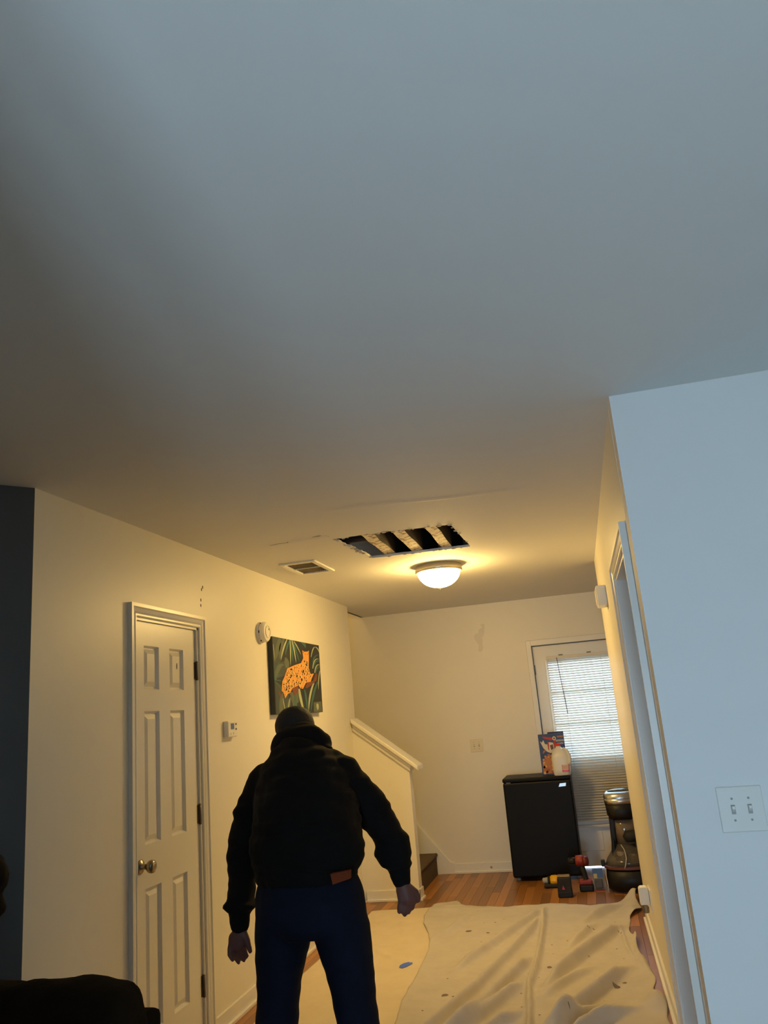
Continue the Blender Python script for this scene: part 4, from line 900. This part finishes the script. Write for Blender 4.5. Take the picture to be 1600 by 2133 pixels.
hd.ell((-1.395, 3.09, .862), (.055, .055, .03)); hd.ell((-.868, 3.30, .925), (.05, .055, .035)); hd.ell((-.822, 3.295, .886), (.070, .064, .020)); hd.ell((-.86, 3.30, .915), (.052, .055, .030)); hd.ell((-1.392, 3.06, .806), (.070, .064, .020)); hd.ell((-1.40, 3.12, .90), (.062, .06, .025)); hd.ell((-.845, 3.305, .985), (.074, .07, .03)); hd.ell((-1.414, 3.18, 1.03), (.062, .06, .04))
hd.chain([(-1.28, 3.27, 1.285), (-1.335, 3.24, 1.235)], [.055, .074], 14); hd.chain([(-1.07, 3.27, 1.305), (-1.01, 3.24, 1.245)], [.050, .078], 14)
hood_o = rmesh('hoodie', hd, .009, MT['hoodie'], 4, wr, parent=man)
# hood gathered round the neck
hb = MB()
pts = []
for i in range(19):
    a = math.radians(200+ i*(320/18)-70); pts.append((-1.195+.098*math.cos(a), 3.335+.075*math.sin(a), 1.385+.028*math.sin(a)+.010*math.cos(a)))
hb.ell((-1.197, 3.295, 1.374), (.134, .080, .076), 22, 14); hb.ell((-1.205, 3.325, 1.416), (.088, .060, .046), 20, 12)
hb.ell((-1.112, 3.295, 1.362), (.056, .052, .036)); hb.ell((-1.288, 3.30, 1.362), (.045, .05, .048)); hb.ell((-1.17, 3.27, 1.345), (.13, .06, .035))
rmesh('hood', hb, .008, MT['hoodie'], 4, lambda c: .006*noise.noise(c*16)+.004*noise.noise(Vector((c.x*10, c.y*10, c.z*40))), parent=hood_o)
for (p, q_, r0, r1) in ((LA[4], (-1.388, 3.05, .742), .044, .036), (RA[5], (-.802, 3.272, .832), .044, .037)):
    p = Vector(p); q_ = Vector(q_); mid = p.lerp(q_, .5)
    cm = MB().chain([p.lerp(q_, .0), mid, q_], [r0, (r0+r1)/2, r1], 16)
    rmesh('cuff', cm, .006, MT['hoodie'], 3, lambda c: .0015*math.sin(c.x*900)*0+.003*noise.noise(c*40), parent=hood_o)
cm = MB().ring_loft(tor([(-1.098, 3.01, .885, .184, .136, .05), (-1.098, 3.01, .892, .190, .142, .05), (-1.098, 3.012, .922, .196, .146, .08), (-1.098, 3.015, .935, .195, .145, .1)]))
rmesh('hem_band', cm, .008, MT['hoodie'], 3, lambda c: .003*noise.noise(c*30), parent=hood_o)
# jeans
jn = MB()
jn.ring_loft(tor([(-1.10, 3.02, .925, .178, .132, .05), (-1.092, 3.01, .88, .196, .142, 0), (-1.086, 3.0, .843, .206, .150, 0), (-1.080, 2.99, .79, .208, .152, 0), (-1.078, 2.99, .755, .203, .145, 0), (-1.078, 2.99, .72, .19, .12, 0)]))
def leg_rings(pts): return tor([(x, y, z, rx, ry, 0) for x, y, z, rx, ry in pts])
jn.ring_loft(leg_rings([(-1.178, 2.99, .80, .105, .125), (-1.186, 2.99, .73, .105, .118), (-1.203, 2.99, .644, .090, .105), (-1.213, 2.99, .57, .080, .094), (-1.222, 2.99, .504, .073, .086), (-1.228, 2.98, .433, .076, .082), (-1.233, 2.97, .30, .072, .078), (-1.237, 2.96, .17, .068, .075), (-1.24, 2.955, .06, .070, .082)]))
jn.ring_loft(leg_rings([(-.985, 2.99, .80, .108, .125), (-.972, 2.99, .73, .106, .118), (-.952, 2.99, .641, .092, .105), (-.946, 2.995, .57, .083, .094), (-.940, 3.0, .50, .075, .086), (-.932, 3.0, .426, .073, .082), (-.927, 2.99, .30, .070, .078), (-.923, 2.985, .17, .067, .075), (-.92, 2.98, .06, .069, .082)]))
jeans = rmesh('jeans', jn, .008, MT['jeans'], 4, lambda c: .004*noise.noise(c*10)+.0035*noise.noise(Vector((c.x*9, c.y*9, c.z*30))), parent=man)
pk = MB()
for (x, s_) in ((-1.175, 1), (-.995, 1)):
    pass
mb = MB()
yb = 3.012-.150
mb.add([(-.957, yb+.005, .938), (-.893, yb+.028, .944), (-.895, yb+.028, .916), (-.95, yb+.003, .904), (-.957, yb+.03, .938), (-.893, yb+.05, .944), (-.895, yb+.05, .916), (-.95, yb+.03, .904)], [(0, 1, 2, 3), (4, 7, 6, 5), (0, 4, 5, 1), (1, 5, 6, 2), (2, 6, 7, 3), (3, 7, 4, 0)])
mb.build('leather_patch', MT['leather'], jeans)
for x, y in ((-1.24, 2.95), (-.92, 2.975)):
    sh = MB().ring_loft([[(x+rx*math.cos(2*math.pi*i/16), y+.075+ry*math.sin(2*math.pi*i/16), z) for i in range(16)] for z, rx, ry in ((0.0, .048, .135), (.02, .052, .14), (.05, .050, .130), (.085, .045, .09), (.11, .042, .07))])
    sh.build('shoe', MT['shoe'], man, smooth=True)
